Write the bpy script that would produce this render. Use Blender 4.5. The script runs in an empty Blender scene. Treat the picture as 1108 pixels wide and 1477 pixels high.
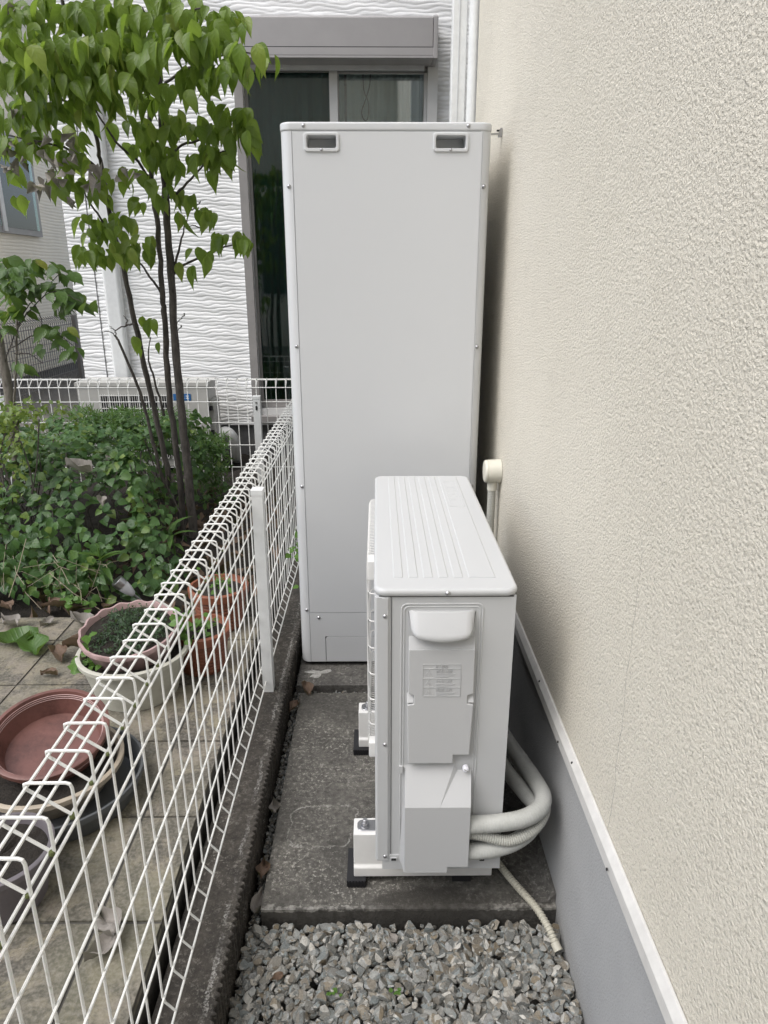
import bpy, bmesh, math, random
from mathutils import Vector, Matrix, noise as mnoise
random.seed(7)
R = math.radians
SC = bpy.context.scene
COL = SC.collection

# ------------------------------------------------------------------ camera
HC = 1.41
PITCH, YAW = 18.445, 0.536
cd = bpy.data.cameras.new('camera'); cam = bpy.data.objects.new('camera', cd); COL.objects.link(cam)
cd.sensor_fit = 'VERTICAL'; cd.sensor_height = 36.0; cd.lens = 36.0 * 1015 / 1477
cd.clip_start = 0.02; cd.clip_end = 500
cam.location = (0, 0, HC); cam.rotation_euler = (R(90 - PITCH), 0, R(-YAW))
SC.camera = cam

# ------------------------------------------------------------------ sky, sun, exposure (overcast)
SUN_EL, SUN_AZ = 56, 236
w = bpy.data.worlds.new('World'); SC.world = w; w.use_nodes = True
nt = w.node_tree; bg = nt.nodes['Background']
sky = nt.nodes.new('ShaderNodeTexSky'); sky.sky_type = 'NISHITA'; sky.sun_disc = False
sky.sun_elevation = R(SUN_EL); sky.sun_rotation = R(SUN_AZ); sky.dust_density = 2.5; sky.air_density = 1.0; sky.ozone_density = 1.0
hs = nt.nodes.new('ShaderNodeHueSaturation'); hs.inputs['Saturation'].default_value = 0.62
nt.links.new(sky.outputs[0], hs.inputs['Color']); nt.links.new(hs.outputs[0], bg.inputs['Color'])
bg.inputs['Strength'].default_value = 0.15
sd = bpy.data.lights.new('sun', 'SUN'); sun = bpy.data.objects.new('sun', sd); COL.objects.link(sun)
sd.energy = 1.3; sd.angle = R(50); sd.color = (1, .995, .985)
sv = Vector((math.sin(R(SUN_AZ)) * math.cos(R(SUN_EL)), math.cos(R(SUN_AZ)) * math.cos(R(SUN_EL)), math.sin(R(SUN_EL))))
sun.rotation_euler = sv.to_track_quat('Z', 'Y').to_euler()
vs = SC.view_settings; vs.view_transform = 'Standard'; vs.look = 'None'; vs.gamma = 1; vs.exposure = 0.70

# ------------------------------------------------------------------ helpers: geometry
CP, SP = math.cos(R(PITCH)), math.sin(R(PITCH)); CW, SW = math.cos(R(YAW)), math.sin(R(YAW))
def P(px, py, Y):
    """world point at depth Y seen in direction of a measured photo point (used for tree layout)"""
    u = (px - 554) / 1015; v = (738.5 - py) / 1015
    x, y, z = u, CP + v * SP, -SP + v * CP
    x, y = x * CW + y * SW, -x * SW + y * CW
    t = Y / y
    return Vector((x * t, Y, HC + z * t))

def tag(o, label, cat=None, group=None, kind=None):
    if label: o['label'] = label
    if cat: o['category'] = cat
    if group: o['group'] = group
    if kind: o['kind'] = kind
    return o

def empty(name, loc, label, cat, group=None):
    o = bpy.data.objects.new(name, None); COL.objects.link(o); o.location = loc
    o.empty_display_size = .05
    return tag(o, label, cat, group)

def link(name, me, parent=None, mat=None):
    o = bpy.data.objects.new(name, me); COL.objects.link(o)
    if mat is not None and len(me.materials) == 0: me.materials.append(mat)
    if parent is not None:
        o.parent = parent
        if parent.type == 'EMPTY': o.matrix_parent_inverse = Matrix.Translation(parent.location).inverted()
    return o

def mesh_of(bm, ang=38, smooth=True):
    me = bpy.data.meshes.new('m'); bm.normal_update(); bm.to_mesh(me); bm.free()
    if smooth:
        me.polygons.foreach_set('use_smooth', [True] * len(me.polygons)); me.set_sharp_from_angle(angle=R(ang))
    return me

def bev(bm, w, seg=2, ang=30):
    es = [e for e in bm.edges if len(e.link_faces) == 2 and e.calc_face_angle(0) > R(ang)]
    bmesh.ops.bevel(bm, geom=es, offset=w, segments=seg, profile=.5, affect='EDGES', clamp_overlap=True)

def obj(name, bm, mat, parent=None, ang=38):
    o = link(name, mesh_of(bm, ang), parent, mat)
    if len(o.data.polygons) < 900:
        wn_ = o.modifiers.new('weighted', 'WEIGHTED_NORMAL'); wn_.keep_sharp = True; wn_.weight = 100
    return o

def add_box(bm, x0, x1, y0, y1, z0, z1):
    vs = [bm.verts.new(p) for p in ((x0,y0,z0),(x1,y0,z0),(x1,y1,z0),(x0,y1,z0),(x0,y0,z1),(x1,y0,z1),(x1,y1,z1),(x0,y1,z1))]
    for f in ((3,2,1,0),(4,5,6,7),(0,1,5,4),(1,2,6,5),(2,3,7,6),(3,0,4,7)): bm.faces.new([vs[i] for i in f])

def box(x0, x1, y0, y1, z0, z1, b=0, seg=2):
    bm = bmesh.new(); add_box(bm, x0, x1, y0, y1, z0, z1)
    if b: bev(bm, b, seg)
    return bm

def prism(pts, a0, a1, axis='z', b=0, seg=2, bm=None):
    """extrude a ccw polygon; axis z: pts=(x,y); axis y: pts=(x,z); axis x: pts=(y,z)"""
    own = bm is None
    if own: bm = bmesh.new()
    def q(p, a): return (p[0], p[1], a) if axis == 'z' else (p[0], a, p[1]) if axis == 'y' else (a, p[0], p[1])
    A = [bm.verts.new(q(p, a0)) for p in pts]; B = [bm.verts.new(q(p, a1)) for p in pts]; n = len(pts)
    fs = [bm.faces.new(A[::-1]), bm.faces.new(B)]
    for i in range(n): fs.append(bm.faces.new((A[i], A[(i+1) % n], B[(i+1) % n], B[i])))
    bmesh.ops.recalc_face_normals(bm, faces=fs)
    if b: bev(bm, b, seg)
    return bm

def rrect(x0, x1, y0, y1, r, n=5):
    out = []
    for cx, cy, a in ((x1-r, y0+r, -90), (x1-r, y1-r, 0), (x0+r, y1-r, 90), (x0+r, y0+r, 180)):
        for k in range(n + 1):
            t = R(a + 90 * k / n); out.append((cx + r * math.cos(t), cy + r * math.sin(t)))
    return out

def smooth_path(pts, n=6, closed=False):
    pts = [Vector(p) for p in pts]; out = []
    m = len(pts)
    for i in range(m - 1):
        p0 = pts[max(i-1, 0)]; p1 = pts[i]; p2 = pts[i+1]; p3 = pts[min(i+2, m-1)]
        for k in range(n):
            t = k / n
            out.append(.5 * ((2*p1) + (p2-p0)*t + (2*p0-5*p1+4*p2-p3)*t*t + (3*p1-p0-3*p2+p3)*t**3))
    out.append(pts[-1]); return out

def tube(pts, r, n=8, bm=None, caps=True):
    """r: number or list"""
    if bm is None: bm = bmesh.new()
    pts = [Vector(p) for p in pts]; m = len(pts)
    rs = r if isinstance(r, (list, tuple)) else [r] * m
    up = None; prev = None
    for i, p in enumerate(pts):
        t = (pts[min(i+1, m-1)] - pts[max(i-1, 0)])
        if t.length < 1e-9: t = Vector((0, 0, 1))
        t.normalize()
        if up is None:
            up = t.orthogonal().normalized()
        else:
            up = (up - t * up.dot(t)); up = up.normalized() if up.length > 1e-6 else t.orthogonal().normalized()
        s = t.cross(up)
        ring = [bm.verts.new(p + (up * math.cos(2*math.pi*k/n) + s * math.sin(2*math.pi*k/n)) * rs[i]) for k in range(n)]
        if prev:
            for k in range(n): bm.faces.new((prev[k], prev[(k+1) % n], ring[(k+1) % n], ring[k]))
        elif caps: bm.faces.new(ring[::-1])
        prev = ring
    if caps: bm.faces.new(prev)
    return bm

def ribbed(pts, r, pitch=.005, amp=.0012, n=14):
    pts = smooth_path(pts, 10)
    L = [0]
    for a, b in zip(pts, pts[1:]): L.append(L[-1] + (b - a).length)
    step = pitch / 4; out = []; rs = []; i = 0; s = 0; k = 0
    while s < L[-1]:
        while L[i+1] < s: i += 1
        t = (s - L[i]) / max(L[i+1] - L[i], 1e-9)
        out.append(pts[i].lerp(pts[i+1], t)); rs.append(r + amp * (0, 1, 1, 0)[k % 4]); s += step; k += 1
    return tube(out, rs, n)

def lathe(prof, n=32, at=(0, 0, 0), bm=None, wob=None):
    """profile (r, z) list; revolved about z"""
    if bm is None: bm = bmesh.new()
    rings = []
    for j, (r, z) in enumerate(prof):
        ring = []
        for k in range(n):
            a = 2 * math.pi * k / n; rr, zz = r, z
            if wob: rr, zz = wob(r, z, a, j)
            ring.append(bm.verts.new((at[0] + rr * math.cos(a), at[1] + rr * math.sin(a), at[2] + zz)))
        rings.append(ring)
    for A, B in zip(rings, rings[1:]):
        for k in range(n): bm.faces.new((A[k], A[(k+1) % n], B[(k+1) % n], B[k]))
    if prof[0][0] > 1e-6: bm.faces.new(rings[0][::-1])
    if prof[-1][0] > 1e-6: bm.faces.new(rings[-1])
    return bm

def plate_holes(x0, x1, z0, z1, yf, yb, holes):
    """plate in the XZ plane facing -Y with rectangular holes (hx0,hx1,hz0,hz1)"""
    bm = bmesh.new()
    xs = sorted({x0, x1, *[h[0] for h in holes], *[h[1] for h in holes]}); zs = sorted({z0, z1, *[h[2] for h in holes], *[h[3] for h in holes]})
    V = {}
    def v(x, z):
        if (x, z) not in V: V[(x, z)] = bm.verts.new((x, yf, z))
        return V[(x, z)]
    for i in range(len(xs) - 1):
        for j in range(len(zs) - 1):
            cx, cz = (xs[i] + xs[i+1]) / 2, (zs[j] + zs[j+1]) / 2
            if any(h[0] < cx < h[1] and h[2] < cz < h[3] for h in holes): continue
            bm.faces.new((v(xs[i], zs[j]), v(xs[i+1], zs[j]), v(xs[i+1], zs[j+1]), v(xs[i], zs[j+1])))
    be = [e for e in bm.edges if e.is_boundary]
    r = bmesh.ops.extrude_edge_only(bm, edges=be)
    for q in r['geom']:
        if isinstance(q, bmesh.types.BMVert): q.co.y = yb
    bmesh.ops.recalc_face_normals(bm, faces=bm.faces)
    return bm

# ------------------------------------------------------------------ helpers: materials
class N:
    def __init__(s, name):
        s.m = bpy.data.materials.new(name); s.m.use_nodes = True; s.t = s.m.node_tree
        s.b = s.t.nodes['Principled BSDF']; s.out = s.t.nodes['Material Output']; s._pos = None
    def n(s, typ, **kw):
        nd = s.t.nodes.new(typ)
        for k, v in kw.items(): setattr(nd, k, v)
        return nd
    def put(s, sock, v):
        if hasattr(v, 'node'): s.t.links.new(v, sock)
        else:
            if isinstance(v, (tuple, list)) and len(v) == 3 and sock.type == 'RGBA': v = (*v, 1)
            sock.default_value = v
    def pos(s):
        if s._pos is None: s._pos = s.n('ShaderNodeNewGeometry').outputs['Position']
        return s._pos
    def noise(s, scale, detail=4, rough=.55, vec=None, dist=0):
        nd = s.n('ShaderNodeTexNoise'); s.put(nd.inputs['Vector'], vec if vec is not None else s.pos())
        nd.inputs['Scale'].default_value = scale; nd.inputs['Detail'].default_value = detail; nd.inputs['Roughness'].default_value = rough
        nd.inputs['Distortion'].default_value = dist
        return nd.outputs['Fac']
    def vor(s, scale, vec=None, feature='F1'):
        nd = s.n('ShaderNodeTexVoronoi', feature=feature); s.put(nd.inputs['Vector'], vec if vec is not None else s.pos()); nd.inputs['Scale'].default_value = scale
        return nd.outputs['Distance']
    def scaled(s, sc):
        nd = s.n('ShaderNodeVectorMath', operation='MULTIPLY'); s.put(nd.inputs[0], s.pos()); nd.inputs[1].default_value = sc
        return nd.outputs[0]
    def ramp(s, fac, stops):
        nd = s.n('ShaderNodeValToRGB'); s.put(nd.inputs[0], fac); e = nd.color_ramp.elements
        while len(e) < len(stops): e.new(.5)
        for el, (p, c) in zip(e, stops):
            el.position = p; el.color = (c, c, c, 1) if isinstance(c, (int, float)) else (*c, 1)
        return nd.outputs[0]
    def mix(s, fac, a, b, mode='MIX'):
        nd = s.n('ShaderNodeMix', data_type='RGBA', blend_type=mode); s.put(nd.inputs[0], fac); s.put(nd.inputs[6], a); s.put(nd.inputs[7], b)
        return nd.outputs[2]
    def math(s, op, a, b=0.0, clamp=False):
        nd = s.n('ShaderNodeMath', operation=op, use_clamp=clamp); s.put(nd.inputs[0], a); s.put(nd.inputs[1], b)
        return nd.outputs[0]
    def sep(s, v=None):
        nd = s.n('ShaderNodeSeparateXYZ'); s.put(nd.inputs[0], v if v is not None else s.pos()); return nd.outputs
    def bump(s, h, dist, strength=1, normal=None):
        nd = s.n('ShaderNodeBump'); s.put(nd.inputs['Height'], h); nd.inputs['Distance'].default_value = dist; nd.inputs['Strength'].default_value = strength
        if normal is not None: s.put(nd.inputs['Normal'], normal)
        s.put(s.b.inputs['Normal'], nd.outputs[0]); return nd.outputs[0]
    def col(s, c): s.put(s.b.inputs['Base Color'], c); return s
    def rough(s, r): s.put(s.b.inputs['Roughness'], r); return s
    def set(s, **kw):
        for k, v in kw.items(): s.put(s.b.inputs[k.replace('_', ' ')], v)
        return s

def paint(name, c, rough=.4, dirt=.06, bumpd=.0002, bs=60, dscale=6):
    n = N(name); d = n.noise(dscale, 6, .65)
    dark = tuple(x * (1 - dirt * 2.2) for x in c)
    n.col(n.mix(n.ramp(d, [(.35, 0), (.75, 1)]), c, dark)); n.rough(n.ramp(n.noise(dscale * 3, 3), [(.3, rough * .85), (.7, rough * 1.15)]) if dirt > .01 else rough)
    if bumpd: n.bump(n.noise(bs, 3), bumpd)
    return n.m

M = {}
M['tank'] = paint('tank_paint', (.675, .685, .69), .30, .004, .00006, 9, 3)
def tank_mat():
    n = N('tank_paint'); n.col((.605, .615, .622)); n.rough(.25)
    n.bump(n.math('ADD', n.noise(2.2, 2, .4), n.math('MULTIPLY', n.noise(420, 2), .004)), .006, .5); return n.m
M['tank'] = tank_mat()
M['unit'] = paint('unit_paint', (.52, .527, .528), .36, .006, .00008, 30, 4)
M['unit_cover'] = paint('cover_plastic', (.50, .505, .507), .42, .006, .0001, 200, 4)
M['white_plastic'] = paint('white_plastic', (.76, .75, .72), .4, .05, .0002, 40, 12)
M['ivory'] = paint('ivory_plastic', (.66, .64, .55), .45, .05, .0002, 40, 12)
M['white_metal'] = paint('white_coated_metal', (.74, .75, .74), .38, .05, .0002, 60, 30)
M['steel'] = N('zinc_steel').col((.42, .42, .43)).rough(.32).set(Metallic=1.0).m
M['dark'] = N('dark_cavity').col((.02, .02, .02)).rough(.8).m
M['rubber'] = N('black_rubber').col((.012, .012, .014)).rough(.6).m
M['alu'] = paint('coated_aluminium', (.56, .57, .58), .33, .05, .0002, 40, 10)
M['trim'] = paint('off_white_trim', (.60, .59, .565), .4, .08, .0003, 50, 25)
M['bronze'] = paint('grey_bronze_frame', (.30, .285, .275), .38, .06, .0001, 40, 8)
M['shutter'] = paint('grey_shutter_box', (.37, .355, .35), .36, .04, .0001, 30, 5)
M['sash'] = paint('silver_sash', (.64, .635, .62), .34, .04, .0001, 30, 5)

def fence_mat():
    n = N('white_coated_wire'); d = n.noise(55, 4, .6)
    n.col(n.mix(n.ramp(d, [(.62, 0), (.78, 1)]), (.76, .76, .73), (.42, .42, .33))); n.rough(.36)
    return n.m
M['wire'] = fence_mat()
M['grey_wire'] = N('grey_brown_wire').col((.2, .19, .18)).rough(.5).m
M['moss'] = N('moss_green').col((.12, .14, .05)).rough(.9).m

def stucco():
    n = N('beige_stucco')
    big = n.noise(1.3, 5, .6); mid = n.noise(9, 4, .6)
    base = n.mix(n.ramp(big, [(.35, 0), (.7, 1)]), (.79, .745, .64), (.75, .705, .60))
    base = n.mix(n.ramp(mid, [(.5, 0), (.8, .55)]), base, (.71, .665, .565))
    x, y, z = n.sep()
    # rain streaks and a hairline crack with their own shape
    st = n.noise(1, 4, .6, n.scaled((1, 26, 1.2)))
    base = n.mix(n.math('MULTIPLY', n.ramp(st, [(.62, 0), (.85, 1)]), .07), base, (.40, .37, .32))
    cr = n.math('SUBTRACT', n.math('SUBTRACT', y, 1.022), n.math('MULTIPLY', n.math('SUBTRACT', n.noise(5, 4, .7), .5), .05))
    cr = n.math('LESS_THAN', n.math('ABSOLUTE', cr), .0007)
    cr = n.math('MULTIPLY', cr, n.math('LESS_THAN', z, 1.0))
    base = n.mix(n.math('MULTIPLY', cr, .65), base, (.16, .15, .13))
    a = n.noise(185, 4, .62, dist=.1); b = n.noise(75, 3, .5); c = n.noise(520, 2, .5)
    h = n.math('ADD', n.math('MULTIPLY', n.ramp(a, [(.32, 0), (.66, 1)]), .62), n.math('ADD', n.math('MULTIPLY', b, .45), n.math('MULTIPLY', c, .2)))
    pit = n.ramp(a, [(.34, 1), (.46, 0)])
    base = n.mix(n.math('MULTIPLY', pit, .55), base, (.42, .395, .335))
    n.col(base); n.rough(.85); n.bump(h, .0047, 1.0)
    return n.m
M['stucco'] = stucco()

def foundation():
    n = N('grey_foundation_coat'); a = n.noise(240, 3, .5)
    x, y, z = n.sep()
    base = n.mix(n.ramp(n.noise(4, 5), [(.35, 0), (.7, 1)]), (.375, .378, .38), (.32, .325, .328))
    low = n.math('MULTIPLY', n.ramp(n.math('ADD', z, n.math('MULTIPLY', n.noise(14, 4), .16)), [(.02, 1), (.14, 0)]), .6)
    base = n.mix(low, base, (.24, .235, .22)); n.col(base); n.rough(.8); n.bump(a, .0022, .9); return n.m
M['foundation'] = foundation()

def concrete(name, c1, c2, speck, spots=True, ring=False, edge=None):
    n = N(name)
    base = n.mix(n.ramp(n.noise(5, 6, .65), [(.35, 0), (.68, 1)]), c1, c2)
    base = n.mix(n.ramp(n.noise(45, 6, .75), [(.40, 0), (.62, .85)]), base, tuple(k * .30 for k in c1))
    sp = n.ramp(n.noise(95, 5, .8), [(.52, 0), (.64, 1)])
    sp = n.math('MULTIPLY', sp, n.ramp(n.noise(7, 4, .6), [(.38, .15), (.58, 1)]))
    base = n.mix(n.math('MULTIPLY', sp, .9), base, speck)
    x, y, z = n.sep()
    base = n.mix(n.math('MULTIPLY', n.ramp(n.noise(3.2, 5, .7), [(.45, 0), (.62, 1)]), .55), base, tuple(k * .45 for k in c2))
    if ring:   # old lime outline left on the slab
        wob = n.math('MULTIPLY', n.math('SUBTRACT', n.noise(11, 5, .7), .5), .07)
        dx = n.math('MAXIMUM', n.math('SUBTRACT', n.math('ABSOLUTE', n.math('ADD', n.math('ADD', x, .155), wob)), .045), 0)
        dy = n.math('MAXIMUM', n.math('SUBTRACT', n.math('ABSOLUTE', n.math('ADD', n.math('SUBTRACT', y, 1.54), wob)), .035), 0)
        d = n.math('SQRT', n.math('ADD', n.math('POWER', dx, 2), n.math('POWER', dy, 2)))
        li = n.math('LESS_THAN', n.math('ABSOLUTE', n.math('SUBTRACT', d, .04)), .0022)
        li = n.math('MULTIPLY', li, n.ramp(n.noise(30, 5, .8), [(.42, 0), (.6, .75)]))
        base = n.mix(li, base, (.34, .33, .30))
        fr = n.math('MULTIPLY', n.math('LESS_THAN', y, n.math('ADD', 1.272, n.math('MULTIPLY', n.noise(30, 3), .03))), n.ramp(n.noise(60, 3), [(.4, 0), (.6, .75)]))
        base = n.mix(fr, base, (.33, .32, .29))
        # damp drain stain at the slab front
        ex = n.math('POWER', n.math('DIVIDE', n.math('SUBTRACT', x, .12), .17), 2); ey = n.math('POWER', n.math('DIVIDE', n.math('SUBTRACT', y, 1.29), .055), 2)
        st = n.math('ADD', n.math('ADD', ex, ey), n.math('MULTIPLY', n.math('SUBTRACT', n.noise(16, 5, .7), .5), 1.6))
        base = n.mix(n.ramp(st, [(.45, .8), (1.0, 0)]), base, (.04, .036, .03))
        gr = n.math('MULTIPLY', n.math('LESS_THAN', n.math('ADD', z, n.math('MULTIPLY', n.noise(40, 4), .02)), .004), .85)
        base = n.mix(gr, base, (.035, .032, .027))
    if edge:
        e = n.math('LESS_THAN', n.math('ABSOLUTE', n.math('ADD', n.math('SUBTRACT', x, edge), n.math('MULTIPLY', n.math('SUBTRACT', n.noise(22, 6, .85), .5), .045))), .0045)
        e = n.math('MULTIPLY', e, n.math('MULTIPLY', n.ramp(n.noise(9, 4), [(.45, 0), (.6, .6)]), n.ramp(n.noise(190, 4, .8), [(.42, 0), (.6, 1)])))
        base = n.mix(e, base, (.5, .49, .46))
    n.col(base); n.rough(.88); n.bump(n.math('ADD', n.noise(150, 4, .7), n.math('MULTIPLY', n.noise(25, 4), .6)), .0035, .9)
    return n.m
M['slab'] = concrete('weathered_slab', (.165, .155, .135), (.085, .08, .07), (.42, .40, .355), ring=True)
M['slab2'] = concrete('tank_slab', (.16, .15, .135), (.11, .105, .095), (.33, .32, .29))
M['kerb'] = concrete('dark_block_concrete', (.092, .08, .066), (.045, .040, .034), (.25, .235, .205), edge=-.335)
M['plaster'] = concrete('white_plaster_splash', (.5, .49, .46), (.42, .41, .38), (.6, .6, .58))

def tile_mat():
    n = N('stone_tile')
    rnd = n.n('ShaderNodeObjectInfo').outputs['Random']
    base = n.mix(rnd, (.235, .205, .165), (.20, .172, .145))
    base = n.mix(n.ramp(n.noise(8, 6, .7), [(.40, 0), (.6, .8)]), base, (.215, .19, .12))
    base = n.mix(n.ramp(n.noise(7, 8, .8, dist=.5), [(.45, 0), (.54, .92)]), base, (.055, .05, .042))
    base = n.mix(n.ramp(n.noise(2.4, 4, .6), [(.45, 0), (.65, .75)]), base, (.13, .125, .085))
    base = n.mix(n.ramp(n.noise(120, 3), [(.4, 0), (.75, .4)]), base, (.36, .33, .28))
    n.col(base); n.rough(.75); n.bump(n.noise(90, 4), .0015, .8); return n.m
M['tile'] = tile_mat()
M['grout'] = paint('dark_grout', (.085, .08, .07), .9, .15, .002, 80, 20)

def soil():
    n = N('dark_soil'); a = n.noise(40, 6, .7)
    n.col(n.mix(a, (.010, .008, .006), (.04, .032, .024))); n.rough(.95); n.bump(a, .02); return n.m
M['soil'] = soil()
def ground_mat():
    n = N('bare_ground'); a = n.noise(6, 8, .7)
    n.col(n.mix(a, (.12, .11, .095), (.20, .19, .17))); n.rough(.95); n.bump(n.noise(60, 4), .01); return n.m
M['ground'] = ground_mat()

def stone():
    n = N('gravel_stone'); isl = n.n('ShaderNodeNewGeometry').outputs['Random Per Island']
    base = n.ramp(isl, [(0, (.08, .085, .08)), (.16, (.33, .335, .315)), (.32, (.15, .13, .10)), (.48, (.24, .27, .27)), (.62, (.10, .10, .09)), (.76, (.50, .485, .44)), (.88, (.17, .135, .085)), (1, (.30, .31, .31))])
    base = n.mix(n.ramp(n.noise(130, 5, .75), [(.45, 0), (.72, .6)]), base, (.09, .08, .065))
    base = n.mix(n.ramp(n.noise(420, 3, .6), [(.55, 0), (.8, .5)]), base, (.5, .49, .46))
    n.col(base); n.rough(.8); n.bump(n.noise(220, 4), .0025); return n.m
M['stone'] = stone()

def leaf_mat(name, c1, c2, c3=None, trans=.35, veins=5.0, objrand=False, rough=.42):
    n = N(name)
    rnd = n.n('ShaderNodeObjectInfo').outputs['Random'] if objrand else n.n('ShaderNodeNewGeometry').outputs['Random Per Island']
    base = n.ramp(rnd, [(0, c1), (.85, c2), (1, c3 or c2)])
    uv = n.n('ShaderNodeUVMap').outputs[0]; u, v, _ = n.sep(uv)
    au = n.math('ABSOLUTE', u)
    ph = n.math('SUBTRACT', n.math('MULTIPLY', v, veins), n.math('MULTIPLY', n.math('POWER', au, .7), 1.6))
    vein = n.math('POWER', n.math('ABSOLUTE', n.math('COSINE', n.math('MULTIPLY', ph, math.pi))), 14)
    mid = n.math('LESS_THAN', au, .05)
    vv = n.math('MAXIMUM', n.math('MULTIPLY', vein, .6), mid)
    base = n.mix(n.math('MULTIPLY', vv, .20), base, tuple(min(1, k * 1.6) for k in c2))
    base = n.mix(n.ramp(n.noise(30, 3), [(.4, 0), (.75, .35)]), base, tuple(k * .6 for k in c1))
    n.col(base); n.rough(rough * .85); n.set(**{'Specular_IOR_Level': .5})
    bp = n.bump(vein, .0010, .6)
    tr = n.n('ShaderNodeBsdfTranslucent'); n.put(tr.inputs[0], n.mix(.35, base, (.30, .42, .05), 'MIX'))
    mx = n.n('ShaderNodeMixShader'); mx.inputs[0].default_value = trans
    n.t.links.new(n.b.outputs[0], mx.inputs[1]); n.t.links.new(tr.outputs[0], mx.inputs[2]); n.t.links.new(mx.outputs[0], n.out.inputs[0])
    return n.m
M['leaf_big'] = leaf_mat('dogwood_leaf', (.14, .235, .030), (.215, .315, .05), (.32, .38, .08), .55, objrand=True)
M['leaf_far'] = leaf_mat('dogwood_leaf_mass', (.13, .22, .028), (.20, .295, .048), (.28, .345, .07), .55)
M['leaf_tree2'] = leaf_mat('thin_tree_leaf', (.06, .12, .032), (.095, .175, .04), (.25, .26, .04), .4)
M['leaf_bush'] = leaf_mat('ground_ivy_leaf', (.038, .098, .026), (.085, .175, .042), (.20, .29, .06), .3, 3)
M['leaf_fern'] = leaf_mat('fine_fern_leaf', (.045, .12, .02), (.08, .17, .03), None, .35, 1)
M['leaf_yellow'] = leaf_mat('yellow_green_leaf', (.10, .17, .03), (.20, .27, .05), None, .35, 2)
M['leaf_lance'] = leaf_mat('lance_leaf', (.05, .12, .025), (.09, .17, .035), None, .3, 9)
M['leaf_herb'] = leaf_mat('herb_leaf', (.035, .07, .035), (.06, .11, .05), None, .25, 1)
M['leaf_clover'] = leaf_mat('round_bright_leaf', (.07, .17, .025), (.12, .24, .04), None, .35, 3)
M['leaf_dead'] = leaf_mat('dry_leaf', (.20, .18, .16), (.30, .275, .25), (.34, .30, .25), .12, 6, rough=.8)
M['leaf_brown'] = leaf_mat('brown_dry_leaf', (.10, .065, .045), (.17, .11, .075), None, .12, 6, rough=.8)

def bark(name, c1, c2):
    n = N(name); a = n.noise(1, 6, .7, n.scaled((60, 60, 14))); b = n.noise(45, 5)
    n.col(n.mix(n.ramp(a, [(.35, 0), (.65, 1)]), c1, c2)); n.rough(.9); n.bump(n.math('ADD', a, b), .006); return n.m
M['bark'] = bark('dark_bark', (.05, .043, .038), (.12, .105, .092))
M['bark2'] = bark('pale_bark', (.12, .105, .085), (.22, .20, .17))
M['twig'] = N('dry_stem').col((.36, .31, .23)).rough(.85).m

def siding(name, c, bumpd=0, lines=None):
    n = N(name)
    base = n.mix(n.ramp(n.noise(2.5, 5), [(.35, 0), (.75, 1)]), c, tuple(k * .9 for k in c)); n.col(base); n.rough(.6)
    if lines:
        z = n.sep()[2]
        wv = n.math('ADD', n.math('MULTIPLY', z, lines), n.math('MULTIPLY', n.noise(1, 3, .5, n.scaled((1, 2.2, 9))), 3.0))
        h = n.math('ABSOLUTE', n.math('SINE', wv)); n.bump(h, bumpd)
    return n.m
M['siding'] = siding('white_wave_siding', (.86, .86, .85))
M['siding_far'] = siding('cream_siding', (.86, .80, .68), .004, 75)
M['house_base'] = paint('grey_house_base', (.15, .15, .15), .85, .1, .002, 60, 8)

def glass(name, tint, ior=1.75):
    n = N(name); n.t.nodes.remove(n.b)
    tr = n.n('ShaderNodeBsdfTransparent'); tr.inputs[0].default_value = (*tint, 1)
    gl = n.n('ShaderNodeBsdfGlossy'); gl.inputs['Roughness'].default_value = .02; gl.inputs[0].default_value = (.95, .97, 1, 1)
    fr = n.n('ShaderNodeFresnel'); fr.inputs[0].default_value = ior
    mx = n.n('ShaderNodeMixShader'); n.t.links.new(fr.outputs[0], mx.inputs[0]); n.t.links.new(tr.outputs[0], mx.inputs[1]); n.t.links.new(gl.outputs[0], mx.inputs[2])
    n.t.links.new(mx.outputs[0], n.out.inputs[0]); return n.m
M['glass'] = glass('window_glass', (.86, .92, .90), 2.3)
M['glass_dark'] = glass('screened_glass', (.50, .60, .57))
M['curtain'] = siding('grey_green_curtain', (.80, .84, .83))
M['curtain_dark'] = siding('dark_green_curtain', (.40, .52, .49))
M['room'] = N('room_interior').col((.10, .10, .09)).rough(.9).m
def pipewrap():
    n = N('grey_pipe_wrap'); n.col(n.mix(n.ramp(n.noise(18, 4), [(.4, 0), (.7, 1)]), (.46, .465, .44), (.39, .395, .37))); n.rough(.55)
    n.bump(n.noise(1, 2, .5, n.scaled((190, 260, 40))), .0012, .8); return n.m
M['wrap'] = pipewrap()
M['hose'] = paint('beige_hose', (.47, .45, .37), .5, .06, 0, 40, 20)
M['hose_grey'] = paint('grey_hose', (.42, .42, .38), .5, .06, 0, 40, 20)
def potmat(name, c, streak=.25):
    n = N(name); x = n.noise(14, 6, .7)
    n.col(n.mix(n.math('MULTIPLY', n.ramp(x, [(.42, 0), (.68, 1)]), streak * 2), c, tuple(k * .45 for k in c))); n.rough(.5); n.bump(n.noise(70, 4), .0006); return n.m
M['pot_brown'] = potmat('brown_pink_plastic', (.165, .073, .06), .45)
M['pot_stripe'] = potmat('pale_pink_stripe', (.42, .27, .25))
M['pot_pink'] = potmat('pink_plastic', (.40, .275, .265), .2)
M['pot_white'] = potmat('dirty_white_plastic', (.50, .49, .42), .2)
M['pot_cream'] = potmat('cream_plastic', (.42, .36, .28), .2)
M['pot_grey'] = potmat('dark_grey_basin', (.085, .09, .092), .1)
M['pot_terra'] = potmat('terracotta', (.23, .078, .04), .25)
M['pot_purple'] = potmat('purple_grey_plastic', (.15, .135, .145), .15)
M['ac'] = paint('aged_white_paint', (.47, .46, .43), .45, .06, .0002, 40, 8)
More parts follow.
